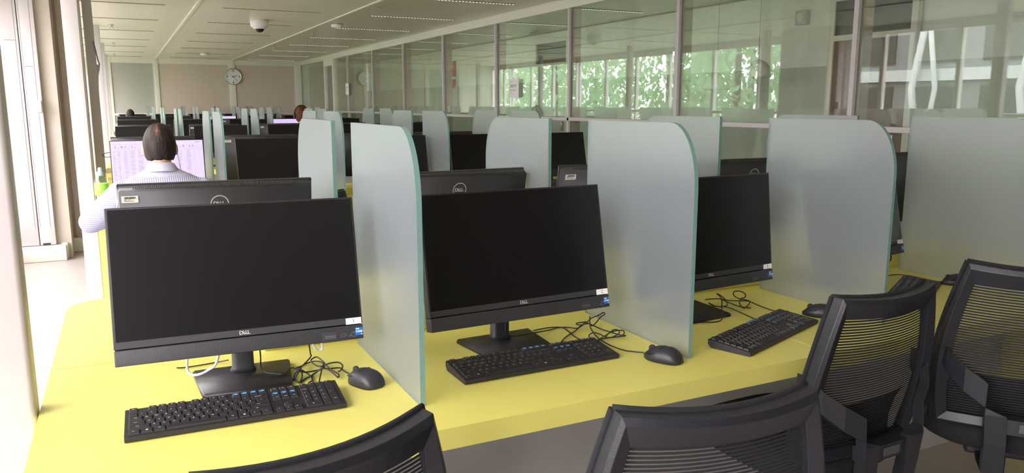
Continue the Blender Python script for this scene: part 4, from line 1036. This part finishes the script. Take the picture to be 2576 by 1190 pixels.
    for i in range(m_):
        for j in range(n_):
            c0 = (Vector(vs[idx[(i, j)]])+Vector(vs[idx[(i+1, (j+1) % n_)]]))/2-head
            lim = -.075 if c0.y < -.01 else (-.075+(c0.y+.01)*2.2)
            if not man: lim = -.14 if c0.y < .03 else -.05+(c0.y-.03)*2
            if vox > .01 and man: lim = -.11 if c0.y < .05 else .03
            if c0.z > lim and not (c0.y > .06 and c0.z < .055):
                fs.append((idx[(i, j)], idx[(i, (j+1) % n_)], idx[(i+1, (j+1) % n_)], idx[(i+1, j)]))
                mi.append(0)
    h.add(vs, fs, 0, None, True); h.mi = mi
    ho = h.build('hair', 'hair_crown' if man and hair == 'hair_dark' and vox < .01 else hair, r)
    so = ho.modifiers.new('s', 'SOLIDIFY'); so.thickness = .012; so.offset = -1
    return r, head
pm, hd_ = person((.170, 4.32, 0), 'man with thinning dark hair in a lilac striped shirt, seated with his back to us', ['shirt_stripe', 'sleeve_stripe', 'yoke_stripe'], 'hair_dark', 'trousers', 'skin', .10)
ec = MB().tube(catmull([hd_+Vector((.083, .01, -.03)), hd_+Vector((.090, .0, -.07)), hd_+Vector((.095, .0, -.12)), hd_+Vector((.10, -.0, -.17)), hd_+Vector((.09, .03, -.22))], 6), .0018, 6)
ec.build('earphone_wire', 'cable_white', pm)
pw, hw_ = person((2.33, 11.45, 0), 'person with brown hair wearing headphones, seated far back by the right', 'dark_cloth', 'hair_brown', 'dark_cloth', 'skin_light', .05, False, .9, .012)
pw.location = (2.36, 11.45, .09)
hp = MB().lathe([(.036, -.014), (.038, 0), (.034, .014)], 18, 0, Matrix.Translation(hw_+Vector((-.10, 0, -.01))), 'x').lathe([(.036, -.014), (.038, 0), (.034, .014)], 18, 0, Matrix.Translation(hw_+Vector((.10, 0, -.01))), 'x')
hp.tube([hw_+Vector((.105*math.cos(a), 0, .138*math.sin(a))) for a in [PI*i/16 for i in range(17)]], .007, 8); hp.build('headphones', 'black_plastic', pw)
person((.17, 18.35, 0), 'person with dark hair barely showing above the farthest computers', 'dark_cloth', 'hair_dark', 'dark_cloth', 'skin', .02, True, .8, .014)

# ------------------------------------------------------------------ bottle on the second desk
r = empty('water_bottle', (-.135, 5.07, DZ), 0, 'clear sports bottle with green label and cap on the second desk, left of the man', 'bottle')
MB().lathe([(.030, 0), (.036, .006), (.036, .02), (.032, .03), (.036, .04), (.032, .05), (.036, .06), (.032, .07), (.036, .08), (.033, .09), (.0365, .10), (.0365, .212), (.033, .23), (.018, .255), (.014, .262), (.014, .27)], 28).build('bottle_body', 'bottle_plastic', r)
MB().lathe([(.0372, .145), (.0375, .148), (.0375, .208), (.0372, .212)], 28).build('label_band', 'bottle_label', r)
MB().lathe([(.031, .004), (.034, .012), (.0345, .12), (.0345, .121)], 24).build('water', 'bottle_plastic', r)
MB().lathe([(.017, .255), (.018, .262), (.018, .275), (.012, .283), (.011, .30), (.008, .303)], 22).build('bottle_cap', 'bottle_cap', r)
# small bright thing on the second desk seen between the screens
MB_o = MB().box(-.04, .04, -.015, .015, 0, .02, 0, None, .006).build('pencil_case', 'orange', None, (1.10, 5.25, DZ+.0005), (0, 0, .3))
tag(MB_o, 'small orange object on the second desk, seen between the first frosted screen and its neighbour', 'pencil case')
